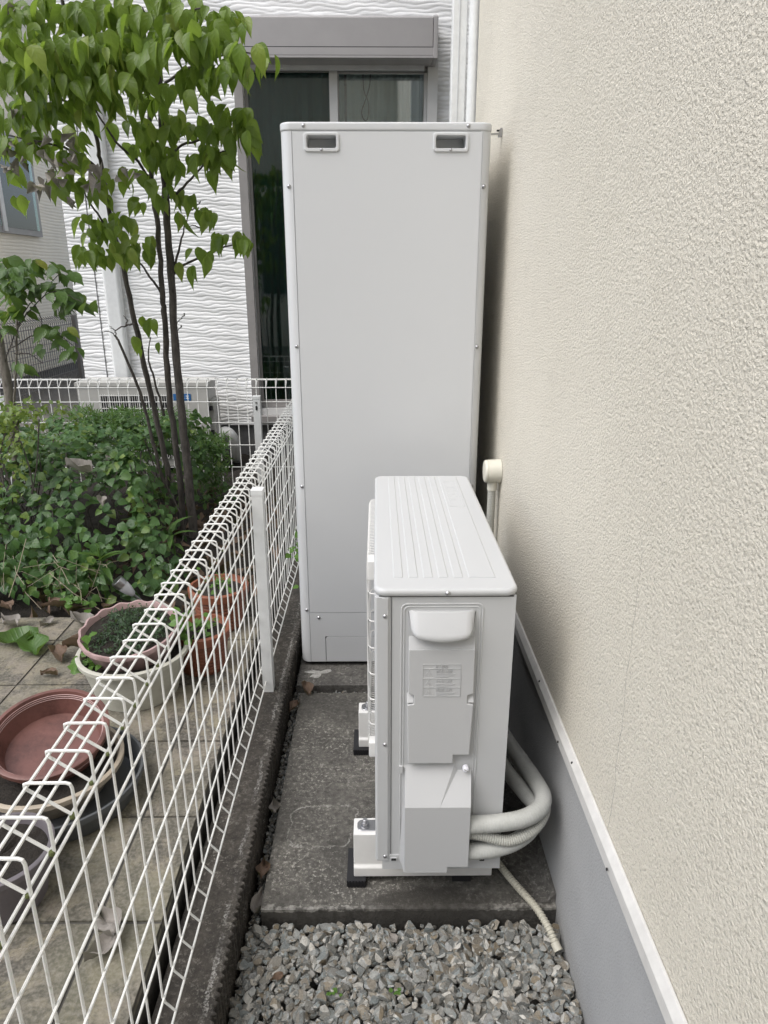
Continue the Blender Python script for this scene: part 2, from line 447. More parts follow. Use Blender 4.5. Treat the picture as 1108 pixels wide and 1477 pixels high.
M['blue'] = N('blue_sticker').col((.03, .14, .36)).rough(.4).m
M['white_ink'] = N('white_print').col((.75, .76, .78)).rough(.5).m
M['knob'] = N('white_knob').col((.78, .78, .84)).rough(.3).m
M['frost'] = N('frosted_lamp').col((.62, .63, .66)).rough(.35).m

# ================================================================== SETTING
def sheet(name, x0, x1, y0, y1, z, mat, nx=1, ny=1, amp=0, sc=3):
    bm = bmesh.new(); V = []
    for j in range(ny + 1):
        for i in range(nx + 1):
            x = x0 + (x1 - x0) * i / nx; y = y0 + (y1 - y0) * j / ny
            zz = z + (amp * mnoise.noise((x * sc, y * sc, 3.3)) if amp else 0)
            V.append(bm.verts.new((x, y, zz)))
    for j in range(ny):
        for i in range(nx):
            a = j * (nx + 1) + i; bm.faces.new((V[a], V[a+1], V[a+nx+2], V[a+nx+1]))
    o = obj(name, bm, mat); tag(o, None, None, None, 'structure'); return o
sheet('ground', -80, 80, -80, 80, -.10, M['ground'])
sheet('garden_soil', -3.2, -.434, 2.40, 5.32, .10, M['soil'], 60, 60, .05, 6)
sheet('yard_path', -9, -2.2, 5.0, 24, .06, M['ground'])

GX = .415   # beige wall plane
# slabs
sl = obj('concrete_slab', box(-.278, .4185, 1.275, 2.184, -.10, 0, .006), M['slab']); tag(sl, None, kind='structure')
s2 = obj('tank_base_slab', box(-.297, .4185, 2.232, 3.25, -.10, 0.001, .006), M['slab2']); tag(s2, None, kind='structure')
mf = obj('mortar_fillet', prism([(.4185, -.10), (.4185, .03), (.40, .006), (.372, .002), (.372, -.10)], 1.287, 2.1, 'y'), M['slab2']); tag(mf, None, kind='structure')

# terrace with its tiles
tb = obj('terrace', box(-3.0, -.452, -1.0, 2.505, -.10, .1375), M['grout']); tag(tb, None, kind='structure')
xj = [-.448, -.585, -.885, -1.185, -1.485, -1.785, -2.085]; yj = [-.08, .22, .52, .82, 1.12, 1.42, 1.72, 2.02, 2.32, 2.51]
cache = {}
for i in range(len(xj) - 1):
    for j in range(len(yj) - 1):
        wx = round(xj[i] - xj[i+1] - .008, 3); wy = round(yj[j+1] - yj[j] - .008, 3)
        if (wx, wy) not in cache:
            me = mesh_of(box(-wx/2, wx/2, -wy/2, wy/2, -.012, .012, .003)); me.materials.append(M['tile']); cache[(wx, wy)] = me
        o = link('tile', cache[(wx, wy)], tb)
        o.location = ((xj[i] + xj[i+1]) / 2, (yj[j] + yj[j+1]) / 2, .130 + random.uniform(-.0015, .0015))
        o.rotation_euler = (random.uniform(-.004, .004), random.uniform(-.004, .004), 0)

# low concrete block wall that carries the fence, serrated on the passage side
def kerb():
    pts = []; y = -.6
    while y < 4.6:
        for dx, dy in ((0, 0), (-.006, .004), (-.006, .011), (0, .015)):
            pts.append((-.312 + dx + random.uniform(-.0012, .0012), y + dy))
        y += .019
    pts += [(-.312, 4.62), (-.432, 4.62), (-.432, -.62), (-.312, -.62)]
    pts = pts[:-4]; bm = bmesh.new(); prev = None
    for x, y in pts:
        zt = .078 + random.uniform(-.0012, .0012)
        row = [bm.verts.new((x, y, -.1)), bm.verts.new((x, y, zt - .002)), bm.verts.new((x - .003, y, zt)), bm.verts.new((-.37, y, .0785)), bm.verts.new((-.430, y, .078)), bm.verts.new((-.432, y, .076)), bm.verts.new((-.432, y, -.1))]
        if prev:
            for k in range(6): bm.faces.new((prev[k], row[k], row[k+1], prev[k+1]))
        prev = row
    bmesh.ops.recalc_face_normals(bm, faces=bm.faces)
    return bm
kb = obj('block_wall', kerb(), M['kerb'], ang=25)
tag(kb, 'low dark weathered concrete block kerb carrying the white mesh fence', 'low wall')

# ------------------------------------------------------------------ gravel
def stone_tpl(seed):
    rr = random.Random(seed); bm = bmesh.new(); bmesh.ops.create_icosphere(bm, subdivisions=2, radius=1)
    off = Vector((rr.uniform(0, 50),) * 3)
    planes = [(Vector((rr.gauss(0, 1), rr.gauss(0, 1), rr.gauss(0, 1))).normalized(), rr.uniform(.42, .72)) for _ in range(8)]
    for v in bm.verts:
        p = v.co.copy()
        for nn, d in planes:
            k = p.dot(nn)
            if k > d: p -= nn * (k - d)
        p += p.normalized() * .045 * mnoise.noise(p * 2.2 + off); v.co = p
    vs = [v.co.copy() for v in bm.verts]; fs = [[v.index for v in f.verts] for f in bm.faces]; bm.free(); return vs, fs
STONES = [stone_tpl(i) for i in range(14)]
class Join:
    def __init__(s): s.v = []; s.f = []; s.uv = []
    def add(s, vs, fs, mat, uvs=None):
        o = len(s.v); s.v += [tuple(mat @ v) for v in vs]
        for f in fs:
            s.f.append([i + o for i in f])
            if uvs: s.uv += [uvs[i] for i in f]
    def mesh(s, m, ang=None):
        me = bpy.data.meshes.new('m'); me.from_pydata(s.v, [], s.f)
        if s.uv:
            l = me.uv_layers.new(name='UVMap'); l.data.foreach_set('uv', [c for u in s.uv for c in u])
        me.polygons.foreach_set('use_smooth', [True] * len(me.polygons))
        if ang: me.set_sharp_from_angle(angle=R(ang))
        me.materials.append(m); return me
def rotm(): return Matrix.Rotation(random.uniform(0, 6.28), 4, 'Z') @ Matrix.Rotation(random.gauss(0, .5), 4, 'X') @ Matrix.Rotation(random.gauss(0, .5), 4, 'Y')
gj = Join()
def scatter(x0, x1, y0, y1, z, step, smin, smax, layers):
    for L in range(layers):
        y = y0
        while y < y1:
            x = x0
            while x < x1:
                s = smin + (smax - smin) * random.random() ** 1.4 * (1.2 if random.random() < .1 else 1)
                px, py = x + random.uniform(-.6, .6) * step, y + random.uniform(-.6, .6) * step
                px = min(max(px, x0), x1); py = min(max(py, y0), y1)
                zz = z + L * smin * .75 + random.uniform(-.3, .3) * smin + .006 * mnoise.noise((px * 9, py * 9, 1))
                vs, fs = random.choice(STONES)
                gj.add(vs, fs, Matrix.Translation((px, py, zz)) @ rotm() @ Matrix.Diagonal((s * random.uniform(.8, 1.2), s * random.uniform(.7, 1), s * random.uniform(.55, .8), 1)))
                x += step
            y += step
scatter(-.300, .410, .62, 1.264, -.043, .0190, .0085, .0215, 3)
scatter(-.304, -.286, 1.28, 3.1, -.05, .014, .006, .010, 3)
scatter(-.29, .40, 2.192, 2.226, -.035, .013, .006, .0095, 3)
go = link('gravel', gj.mesh(M['stone'], 17)); tag(go, 'grey crushed stone gravel filling the passage floor', 'gravel', kind='stuff')

# ------------------------------------------------------------------ right-hand house
hs_ = empty('house', (2.5, .5, -.1), 'house with long beige stucco wall along the right side', 'house')
obj('wall', box(GX, 6, -5, 3.32, .452, 6.2), M['stucco'], hs_)
obj('foundation', box(.4195, 5.98, -4.99, 3.31, -.12, .451), M['foundation'], hs_)
tr = obj('base_flashing', prism([(.3985, .424), (.413, .424), (.413, .4515), (.4145, .462), (.409, .462), (.3995, .448)], -5, 3.322, 'y', .0012, 1), M['trim'], hs_)
for yy, zz in ((.96, .434), (1.22, .452), (1.31, .437), (1.53, .453)):
    ch = obj('chip', lathe([(0, .0016), (.0026, .0012), (.003, 0)], 8, (0, 0, 0)), M['dark'], tr)
    ch.matrix_basis = Matrix.Translation((.3965 if zz < .445 else .4025, yy, zz)) @ Matrix.Rotation(R(-78 if zz < .445 else -50), 4, 'Y')
dp = obj('downpipe', tube([(.402, 3.352, -.1), (.402, 3.352, 6)], .024, 16), M['white_metal'], hs_)
obj('pipe_duct', prism(rrect(.312, .374, 3.36, 3.42, .006, 3), -.1, 6, 'z', 0), M['white_metal'], hs_)
obj('duct_seam', box(.3395, .3425, 3.3575, 3.3605, -.1, 6), M['alu'], hs_)
obj('roof', box(GX - .5, 6.5, -5.5, 3.8, 6.201, 6.4), M['bronze'], hs_)

# ------------------------------------------------------------------ neighbour house
NY = 5.3
nh = empty('neighbour_house', (-.5, NY, .0), 'white house with wavy ribbed siding and shuttered sliding window behind the tank', 'house')
def wavy(x, z):
    wv = .25 * math.sin(3.1 * x + 2.1 * math.sin(4.3 * z)) + .25 * math.sin(6.7 * x + 9.1 * z + 1.3) + .30 * math.sin(15.3 * x - 15 * z) + .3 * math.sin(24 * x + 31 * z)
    wv += .25 * math.sin(37 * x + 55 * z + 2 * math.sin(11 * x)) + .18 * math.sin(58 * x - 80 * z)
    s = math.sin(math.pi * (z / .025 + .55 * wv))
    return .0055 * (1 - abs(s)) ** 2.2 + .002 * math.sin(9 * x + 70 * z)
def siding_mesh(rects):
    V = []; Fc = []
    for x0, x1, z0, z1, dx, dz in rects:
        nx = max(2, int((x1 - x0) / dx)); nz = max(2, int((z1 - z0) / dz)); o = len(V)
        for j in range(nz + 1):
            z = z0 + (z1 - z0) * j / nz
            for i in range(nx + 1):
                x = x0 + (x1 - x0) * i / nx; V.append((x, NY + wavy(x, z) - .005, z))
        for j in range(nz):
            for i in range(nx):
                a = o + j * (nx + 1) + i; Fc.append((a, a + 1, a + nx + 2, a + nx + 1))
    me = bpy.data.meshes.new('m'); me.from_pydata(V, [], Fc); me.polygons.foreach_set('use_smooth', [True] * len(Fc)); me.materials.append(M['siding']); return me
WX0, WX1, WZ0, WZ1 = -.925, .40, .42, 2.755
link('wall', siding_mesh([(-2.17, WX0, .345, 3.3, .014, .0033), (WX0, WX1, WZ1, 3.3, .018, .004), (WX1, .8, .345, 3.3, .022, .005), (WX0, WX1, .345, WZ0, .022, .006)]), nh)
obj('upper_wall', box(-2.17, 6, NY, NY + .15, 3.302, 6.0), M['siding'], nh)
obj('side_wall', box(-2.169, -2.10, NY + .012, 11, .345, 6.0), M['siding'], nh)
obj('rear_wall', box(.801, 6, NY, NY + .15, .345, 3.3), M['siding'], nh)
obj('foundation', box(-2.15, 6, NY + .02, NY + .3, -.1, .344), M['house_base'], nh)
obj('roof', box(-2.7, 6.5, NY - .5, 11.5, 6.001, 6.2), M['bronze'], nh)
obj('joint_strip', box(-2.008, -2.001, NY - .007, NY, .35, 3.3), M['house_base'], nh)
obj('downpipe', prism(rrect(-1.935, -1.815, NY - .075, NY - .008, .025), .5, 6, 'z'), M['white_metal'], nh)
# window
wn = obj('window', plate_holes(WX0, WX1, WZ0, WZ1, NY - .055, NY + .06, [(WX0 + .055, WX1 - .065, WZ0 + .06, WZ1 - .012)]), M['sash'], nh)
obj('side_jamb', box(WX0 - .004, WX0 + .052, NY - .075, NY - .056, WZ0, WZ1 - .02, .003), M['bronze'], wn)
obj('head_rail', box(WX0 + .02, WX1 - .09, NY - .085, NY - .057, WZ1 - .075, WZ1 - .045, .003), M['alu'], wn)
obj('track', box(WX0 + .056, WX1 - .066, NY - .03, NY + .05, WZ1 - .06, WZ1 - .013), M['bronze'], wn)
obj('sash_frame', plate_holes(WX0 + .056, -.255, WZ0 + .065, WZ1 - .065, NY - .02, NY + .01, [(WX0 + .075, -.312, WZ0 + .12, WZ1 - .072)]), M['bronze'], wn)
obj('meeting_stile', box(-.310, -.256, NY - .034, NY - .021, WZ0 + .065, WZ1 - .065, .003), M['sash'], wn)
obj('sash_frame', plate_holes(-.262, WX1 - .066, WZ0 + .065, WZ1 - .065, NY + .015, NY + .04, [(-.25, WX1 - .085, WZ0 + .12, WZ1 - .072)]), M['sash'], wn)
obj('pane', box(WX0 + .076, -.313, NY - .006, NY - .002, WZ0 + .121, WZ1 - .073), M['glass_dark'], wn)
obj('pane', box(-.249, WX1 - .086, NY + .024, NY + .028, WZ0 + .121, WZ1 - .073), M['glass'], wn)
obj('sill', box(WX0 - .01, WX1 + .01, NY - .12, NY - .056, WZ0 - .03, WZ0 + .01, .004), M['bronze'], wn)
def curtain(x0, x1, y, amp, k):
    bm = bmesh.new(); prev = None; n = 90
    for i in range(n + 1):
        x = x0 + (x1 - x0) * i / n; yy = y + amp * math.sin(k * x) + amp * .5 * math.sin(k * 2.3 * x + 1)
        a = bm.verts.new((x, yy, WZ0)); b = bm.verts.new((x, yy, WZ1 + .05))
        if prev: bm.faces.new((prev[0], a, b, prev[1]))
        prev = (a, b)
    return bm
obj('curtain', curtain(-.20, .33, NY + .085, .014, 62), M['curtain'], wn)
obj('curtain', curtain(-.93, -.22, NY + .17, .016, 55), M['curtain_dark'], wn)
lp = smooth_path([(-.09, NY + .055, 2.72), (-.085, NY + .055, 2.60), (-.055, NY + .055, 2.52), (-.06, NY + .055, 2.43), (-.085, NY + .055, 2.42), (-.10, NY + .055, 2.47), (-.07, NY + .055, 2.55), (-.045, NY + .055, 2.63), (-.04, NY + .055, 2.72)], 6)
obj('blind_cord', tube(lp, .0035, 6), M['dark'], wn)
bm = bmesh.new()
for x0, x1, y0, y1, z0, z1 in ((-1.3, .7, 7.0, 7.05, .3, 3.0), (-1.3, -1.25, NY + .25, 7, .3, 3.0), (.75, .8, NY + .25, 7, .3, 3.0), (-1.3, .8, NY + .25, 7.05, 3.0, 3.05), (-1.3, .8, NY + .25, 7.05, .25, .3)): add_box(bm, x0, x1, y0, y1, z0, z1)
obj('room', bm, M['room'], nh)
# shutter box
sb = obj('shutter_box', prism([(NY - .24, 2.722), (NY, 2.72), (NY, 2.955), (NY - .20, 2.945), (NY - .242, 2.925)], -.90, .352, 'x', .004), M['shutter'], nh)
obj('box_trim', box(-.899, .353, NY - .246, NY - .05, 2.708, 2.7205, .002), M['shutter'], sb)
obj('lower_strip', box(-.901, .354, NY - .2445, NY - .235, 2.723, 2.764, .002), M['shutter'], sb)
obj('groove', box(-.900, .353, NY - .2425, NY - .236, 2.7642, 2.769), M['dark'], sb)
obj('end_cap', prism([(NY - .248, 2.705), (NY, 2.705), (NY, 2.961), (NY - .205, 2.951), (NY - .249, 2.930)], .3545, .382, 'x', .004), M['shutter'], sb)
obj('end_cap', prism([(NY - .248, 2.705), (NY, 2.705), (NY, 2.961), (NY - .205, 2.951), (NY - .249, 2.930)], -.929, -.9015, 'x', .004), M['shutter'], sb)

# ------------------------------------------------------------------ house across the yard behind the viewer, added to block low sky light
rh = empty('facing_house', (-2, -6, -.1), 'pale sided house facing the window, added to block low sky light, seen only as its reflection in the glass', 'house')
obj('wall', box(-7, 6, -12, -6.0, -.1, 5.6), M['siding_far'], rh)
obj('roof', prism([(-12.4, 5.601), (-5.5, 5.601), (-9, 7.4)], -7.4, 6.4, 'x'), M['bronze'], rh)
for xx in (-5.2, -2.6, .6):
    wq = obj('window', box(xx, xx + 1.5, -6.05, -5.95, 1.0, 2.9), M['sash'], rh); obj('pane', box(xx + .06, xx + 1.44, -5.949, -5.94, 1.06, 2.84), M['glass_dark'], wq)

# ------------------------------------------------------------------ far cream house and grey mesh fence
fh = empty('far_house', (-5, 10, .05), 'cream house with ribbed siding far behind at the left edge', 'house')
obj('wall', box(-9, -4.62, 6.2, 20, .18, 6), M['siding_far'], fh)
obj('foundation', box(-8.9, -4.66, 6.3, 19.9, -.1, .18), M['house_base'], fh)
wf = obj('window', box(-4.66, -4.56, 8.35, 10.35, 1.93, 3.1, .006), M['bronze'], fh)
obj('pane', box(-4.559, -4.553, 8.42, 9.27, 2.0, 3.04), M['glass_dark'], wf)
obj('pane', box(-4.559, -4.553, 9.38, 10.28, 2.0, 3.04), M['glass_dark'], wf)
obj('stile', box(-4.565, -4.54, 9.28, 9.37, 1.95, 3.08, .004), M['sash'], wf)
ff = empty('grey_mesh_fence', (-4.1, 8, .06), 'grey brown wire mesh fence in front of the far cream house', 'fence', 'fences')
me = mesh_of(tube([(0, 0, .1), (0, 0, .86), (.05, 0, .9), (.0, 0, .95)], .0045, 5)); me.materials.append(M['grey_wire'])
for i in range(62):
    o = link('wire', me, ff); o.location = (-4.1, 7.3 + i * .06, 0)
for k in range(9):
    obj('rail_wire', tube([(-4.1, 7.25, .12 + k * .1), (-4.1, 11.1, .12 + k * .1)], .0045, 5), M['grey_wire'], ff)
for yy in (7.4, 9.75): obj('post', box(-4.08, -4.03, yy, yy + .06, .06, .93, .004), M['grey_wire'], ff)

# ================================================================== WHITE MESH FENCES
def wire_mesh(mat, h0=.118, r=.0023):
    c = lambda p: Vector((p[0], 0, p[1]))
    raw = [(.022, h0), (.004, h0 + .022), (0, h0 + .036), (0, .780), (-.002, .786), (-.007, .788), (-.056, .788), (-.061, .786), (-.0615, .780), (-.006, .738)]
    me = mesh_of(tube([c(p) for p in raw], r, 6)); me.materials.append(mat); return me
WM = wire_mesh(M['wire'])
HW = [(.022, .117), (.0045, .152), (.0045, .255), (.0045, .357), (.0045, .459), (.0045, .561), (.0045, .660), (.0048, .737), (-.009, .732), (-.018, .7835), (-.038, .7835), (-.056, .7835)]
fc = empty('mesh_fence', (-.40, 2.09, .08), 'long white coated wire mesh fence along the passage on the left', 'fence', 'white mesh fences')
FX = -.400
dots = None
y = .315; i = 0
dotme = mesh_of(lathe([(0, .0045), (.0035, .003), (.0042, 0), (.0035, -.003), (0, -.0045)], 8)); dotme.materials.append(M['moss'])
while y < 4.5:
    o = link('vertical_wire', WM, fc); o.location = (FX + random.uniform(-.001, .001), y + random.uniform(-.0015, .0015), random.uniform(-.001, .001)); o.rotation_euler = (random.gauss(0, .003), random.gauss(0, .002), random.gauss(0, .02))
    if y < 1.75 and random.random() < .85:
        d = link('moss_spot', dotme, fc); d.location = (FX - .004, y, .735); d.scale = [random.uniform(.7, 1.15)] * 3
    y += .0634
for dx, z in HW:
    obj('horizontal_wire', tube([(FX + dx, .1 + .4 * k, z + random.uniform(-.0006, .0006)) for k in range(12)], .0023, 6), M['wire'], fc)
def post(parent, x, y, z0, z1, wx=.034, wy=.034, holes=False, face='y'):
    p = obj('post', box(x - wx/2, x + wx/2, y - wy/2, y + wy/2, z0, z1, .004), M['white_metal'], parent)
    obj('post_cap', box(x - wx/2 - .0015, x + wx/2 + .0015, y - wy/2 - .0015, y + wy/2 + .0015, z1 - .012, z1 + .004, .003), M['white_metal'], p)
    if holes:
        obj('post_slot', prism(rrect(x - .006, x + .006, z1 - .085, z1 - .055, .005), y - wy/2 - .002, y - wy/2 - .0005, 'y'), M['dark'], p)
        obj('post_bolt', prism(rrect(x - .006, x + .006, z1 - .042, z1 - .03, .005), y - wy/2 - .004, y - wy/2 - .0005, 'y'), M['steel'], p)
    return p
post(fc, -.372, 2.09, .076, .786, .034, .04)
post(fc, -.372, 4.05, .076, .786, .034, .04)
fb = empty('mesh_fence', (-1.4, 4.56, .1), 'white wire mesh fence across the back of the garden in front of the outdoor unit', 'fence', 'white mesh fences')
x = -2.62
WM2 = wire_mesh(M['wire'], .05, .0028)
while x < -.46:
    o = link('vertical_wire', WM2, fb); o.matrix_basis = Matrix.Translation((x, 4.56, 0)) @ Matrix.Rotation(R(-90), 4, 'Z'); x += .0634
for dx, z in ((.0045, .06), (.0045, .21), (.0045, .36), (.0045, .51), (.0045, .645), (.0045, .737), (-.018, .7835), (-.056, .7835)):
    obj('horizontal_wire', tube([(-2.65, 4.56 - dx, z), (-.43, 4.56 - dx, z)], .0028, 6), M['wire'], fb)
post(fb, -.775, 4.52, .08, .685, .045, .045, True)
post(fb, -2.40, 4.52, .08, .685, .045, .045, True)

# ================================================================== WATER HEATER TANK
def screw_mesh():
    bm = lathe([(0, .0042), (.0022, .0040), (.0042, .0030), (.0056, .0012), (.0064, 0)], 14)
    bm.transform(Matrix.Rotation(R(90), 4, 'X'))
    me = mesh_of(bm, 60); me.materials.append(M['steel']); return me
SCR = screw_mesh()
crossme = None
def screw(parent, x, y, z, s=1, rot=None):
    o = link('screw', SCR, parent)
    o.matrix_basis = Matrix.Translation((x, y, z)) @ Matrix.Diagonal((s, s, s, 1))
    if rot: o.matrix_basis = Matrix.Translation((x, y, z)) @ rot
    return o
TX0, TX1, TY0, TY1, TZ0, TZ1 = -.292, .349, 2.37, 3.06, .018, 1.852
tk = empty('water_heater_tank', (.028, 2.71, 0), 'tall light grey metal water heater tank beside the beige wall', 'water heater')
def tank_shell():
    pts = rrect(TX0, TX1, TY0, TY1, .034, 8)
    # open the front between the two corner strips
    n = len(pts); front = [(.3195, TY0)] ; 
    seq = [(.3195, TY0 + .012), (.3195, TY0 + .001), (.3205, TY0)] + pts[0:n] + [(-.2565, TY0), (-.2555, TY0 + .001), (-.2555, TY0 + .012)]
    bm = bmesh.new(); A = [bm.verts.new((x, y, TZ0)) for x, y in seq]; B = [bm.verts.new((x, y, TZ1 - .024)) for x, y in seq]
    for i in range(len(seq) - 1): bm.faces.new((A[i], A[i+1], B[i+1], B[i]))
    bmesh.ops.recalc_face_normals(bm, faces=bm.faces); return bm
obj('body', tank_shell(), M['tank'], tk, 50)
obj('bottom_plate', box(TX0 + .01, TX1 - .01, TY0 + .01, TY1 - .01, TZ0 - .001, TZ0 + .004), M['dark'], tk)
obj('top_cover', prism(rrect(TX0 - .002, TX1 + .002, TY0 - .003, TY1 + .002, .036, 8), TZ1 - .0245, TZ1, 'z', .006, 3), M['tank'], tk)
hx = [(-.220, -.113), (.170, .278)]
holes = [(a + .009, b - .009, 1.780, 1.815) for a, b in hx]
fp = obj('front_panel', plate_holes(-.2545, .3185, .2265, 1.8262, TY0 - .0022, TY0 + .010, holes), M['tank'], tk)
for a, b in hx:
    # bezel ring
    bm = bmesh.new(); O = rrect(a, b, 1.770, 1.823, .010, 4); I = rrect(a + .0095, b - .0095, 1.7805, 1.8145, .006, 4)
    yo = TY0 - .0022; rows = []
    for pts, yy in ((O, yo), ([(x, z) for x, z in O], yo - .003), (rrect(a + .002, b - .002, 1.772, 1.821, .008, 4), yo - .005), (rrect(a + .0075, b - .0075, 1.7785, 1.8165, .0065, 4), yo - .005), (I, yo - .002), ([(x, z + (.0 if z > 1.8 else .006)) for x, z in I], TY0 + .065)):
        rows.append([bm.verts.new((x, yy, z)) for x, z in pts])
    n = len(O)
    for r0, r1 in zip(rows, rows[1:]):
        for k in range(n): bm.faces.new((r0[k], r0[(k+1) % n], r1[(k+1) % n], r1[k]))
    bm.faces.new(rows[-1]); bmesh.ops.recalc_face_normals(bm, faces=bm.faces)
    bm.normal_update()
    hd = obj('handle', bm, M['tank'], fp)
    screw(hd, (a + b) / 2, yo - .005, 1.7755, .72)
KO = (-.199, .20, .022, .1265)
lc = obj('lower_cover', plate_holes(-.2545, .3185, .020, .2245, TY0 - .0022, TY0 + .01, [(KO[0], KO[1], .0205, KO[3])]), M['tank'], tk)
kp = [(KO[1] - .002, .0215), (KO[1] - .002, KO[3] - .002), (KO[0] + .010, KO[3] - .002), (KO[0] + .005, KO[3] - .004), (KO[0] + .002, KO[3] - .010), (KO[0] + .002, .0215)]
obj('knockout_plate', prism(kp, TY0 - .002, TY0 + .01, 'y', .0006, 1), M['tank'], lc)
obj('panel_ridge', tube([(-.2585, TY0 + .0006, .23), (-.2585, TY0 + .0006, 1.822)], .0016, 6), M['tank'], tk)
obj('panel_ridge', tube([(.3225, TY0 + .0006, .23), (.3225, TY0 + .0006, 1.822)], .0016, 6), M['tank'], tk)
for x, z in ((-.270, 1.675), (-.2645, 1.194), (-.2645, .714), (-.2655, .236), (.330, 1.675), (.329, 1.192), (.329, .714)): screw(tk, x, TY0 + .0002, z)
for x in (-.219, .276): screw(tk, x, TY0 - .0028, 1.841)
screw(lc, -.221, TY0 - .0022, .205)
for x, y in ((-.23, 2.43), (.28, 2.43), (.03, 2.98)): obj('foot', lathe([(.03, 0.0015), (.03, .008), (.014, .01), (.014, TZ0)], 16, (x, y, 0)), M['steel'], tk)
bk = obj('wall_bracket', prism([(.352, 1.858), (.352, 1.854), (.402, 1.858), (.402, 1.85), (.4135, 1.85), (.4135, 1.876), (.408, 1.876), (.402, 1.862)], 2.59, 2.604, 'y'), M['steel'], tk)
obj('anchor_bolt', tube([(.396, 2.597, 1.869), (.4135, 2.597, 1.869)], .003, 8), M['dark'], bk)
ps = Join()
bm = bmesh.new(); c0 = bm.verts.new((0, 0, .004)); ring = []
for k in range(26):
    a = k / 26 * 6.283; rr = .022 + .012 * math.sin(3 * a + 1) + random.uniform(-.005, .006)
    ring.append(bm.verts.new((rr * 1.7 * math.cos(a), rr * math.sin(a), 0)))
for k in range(26): bm.faces.new((c0, ring[k], ring[(k+1) % 26]))
po = obj('plaster_splash', bm, M['plaster']); po.matrix_basis = Matrix.Translation((-.225, 2.315, .0025)) @ Matrix.Rotation(.25, 4, 'Z')
tag(po, 'small white plaster splash on the slab before the tank', 'plaster')

# ================================================================== OUTDOOR UNIT
UX0, UX1, UY0, UY1, UZ0, UZ1 = -.004, .277, 1.279, 2.114, .140, .806
ou = empty('heat_pump_unit', (.137, 1.69, .138), 'light grey heat pump outdoor unit with ribbed top standing on white blocks', 'outdoor unit')
obj('casing', box(UX0, UX1, UY0, UY1, UZ0, UZ1, .012, 4), M['unit'], ou)
obj('base_pan', box(UX0 + .012, UX1 + .001, UY0 - .0025, UY1 - .01, .118, .158, .004), M['unit'], ou)
# top panel with ribs
tp = obj('top_panel', prism(rrect(-.0085, .281, 1.272, 2.118, .026, 7), .8065, .8235, 'z', .0075, 4), M['unit'], ou)
for k in range(5):
    xa = .031 + k * .0310
    obj('rib', prism([(xa, .8230), (xa + .0215, .8230), (xa + .0190, .8250), (xa + .0025, .8250)], 1.330, 2.095, 'y', .0007, 1), M['unit'], tp)
obj('rib', prism([(.186, .8230), (.243, .8230), (.2405, .8250), (.1885, .8250)], 1.330, 2.095, 'y', .0007, 1), M['unit'], tp)
bm = bmesh.new()
for (xa, xb, ya, yb) in ((.196, .234, 1.80, 1.803), (.196, .234, 2.04, 2.043), (.196, .198, 1.80, 2.04), (.232, .234, 1.80, 2.04), (.202, .228, 1.98, 1.985), (.202, .228, 1.95, 1.953), (.202, .222, 1.92, 1.923), (.202, .228, 1.89, 1.893), (.202, .216, 1.86, 1.863)): add_box(bm, xa, xb, ya, yb, .8248, .8257)
obj('embossed_notice', bm, M['unit'], tp)
screw(tp, .139, 1.2718, .8145, .85)
# front corner panel on the near end
cpn = obj('corner_panel', prism(rrect(-.0075, .0265, 1.2758, 1.33, .007, 4), .1435, .8055, 'z', .002, 2), M['unit'], ou)
obj('corner_strip', box(.0085, .0200, 1.2735, 1.2765, .1455, .803, .001, 1), M['unit'], cpn)
for z in (.764, .459, .157): screw(cpn, .0142, 1.2736, z, .72)
# fan guard on the far-facing left side
bm = bmesh.new(); gy0, gy1, gz0, gz1, gx = 1.56, 2.07, .235, .755, -.024
k = 0; z = gz0
while z <= gz1 + .001:
    tube([(-.006, gy0 - .003, z), (gx + .006, gy0, z), (gx, gy0 + .012, z), (gx, gy1 - .012, z), (gx + .006, gy1, z), (-.006, gy1, z)], .0016, 5, bm); z += (gz1 - gz0) / 7
y = gy0 + .006
while y < gy1:
    tube([(-.006, y, gz0 - .008), (gx + .004, y, gz0 - .004), (gx - .002, y, gz0 + .006), (gx - .002, y, gz1 - .006), (gx + .004, y, gz1 + .006), (-.006, y, gz1 + .008)], .0014, 5, bm); y += .0115
obj('fan_guard', bm, M['white_plastic'], ou)
obj('fan_opening', prism([(1.815 + .225 * math.cos(a * .2094), .495 + .225 * math.sin(a * .2094)) for a in range(30)], -.0052, -.0042, 'x'), M['dark'], ou)
obj('guard_holder', prism([(1.548, .72), (1.58, .72), (1.58, .775), (1.548, .77)], -.025, -.004, 'x', .004), M['white_plastic'], ou)
obj('guard_holder', prism([(1.548, .215), (1.58, .215), (1.58, .26), (1.548, .26)], -.025, -.004, 'x', .004), M['white_plastic'], ou)
# embossed double rim of the service panel
YF = 1.2790
def rim(x0, x1, zt, zb, r, rad):
    pts = [(x0, YF, zb), (x0, YF, zt - r)]
    for k in range(1, 7): a = R(180 - 15 * k); pts.append((x0 + r + r * math.cos(a), YF, zt - r + r * math.sin(a)))
    for k in range(0, 7): a = R(90 - 15 * k); pts.append((x1 - r + r * math.cos(a), YF, zt - r + r * math.sin(a)))
    pts.append((x1, YF, zb)); return tube(pts, rad, 8)
obj('embossed_rim', rim(.0475, .2115, .789, .16, .012, .0020), M['unit'], ou)
obj('embossed_rim', rim(.0530, .2060, .783, .16, .010, .0017), M['unit'], ou)
obj('panel_seam', box(.0268, .0279, 1.2782, 1.2800, .1600, .8040), M['dark'], ou)
obj('top_seam', box(.002, .272, 1.2784, 1.2810, .8046, .8063), M['dark'], ou)
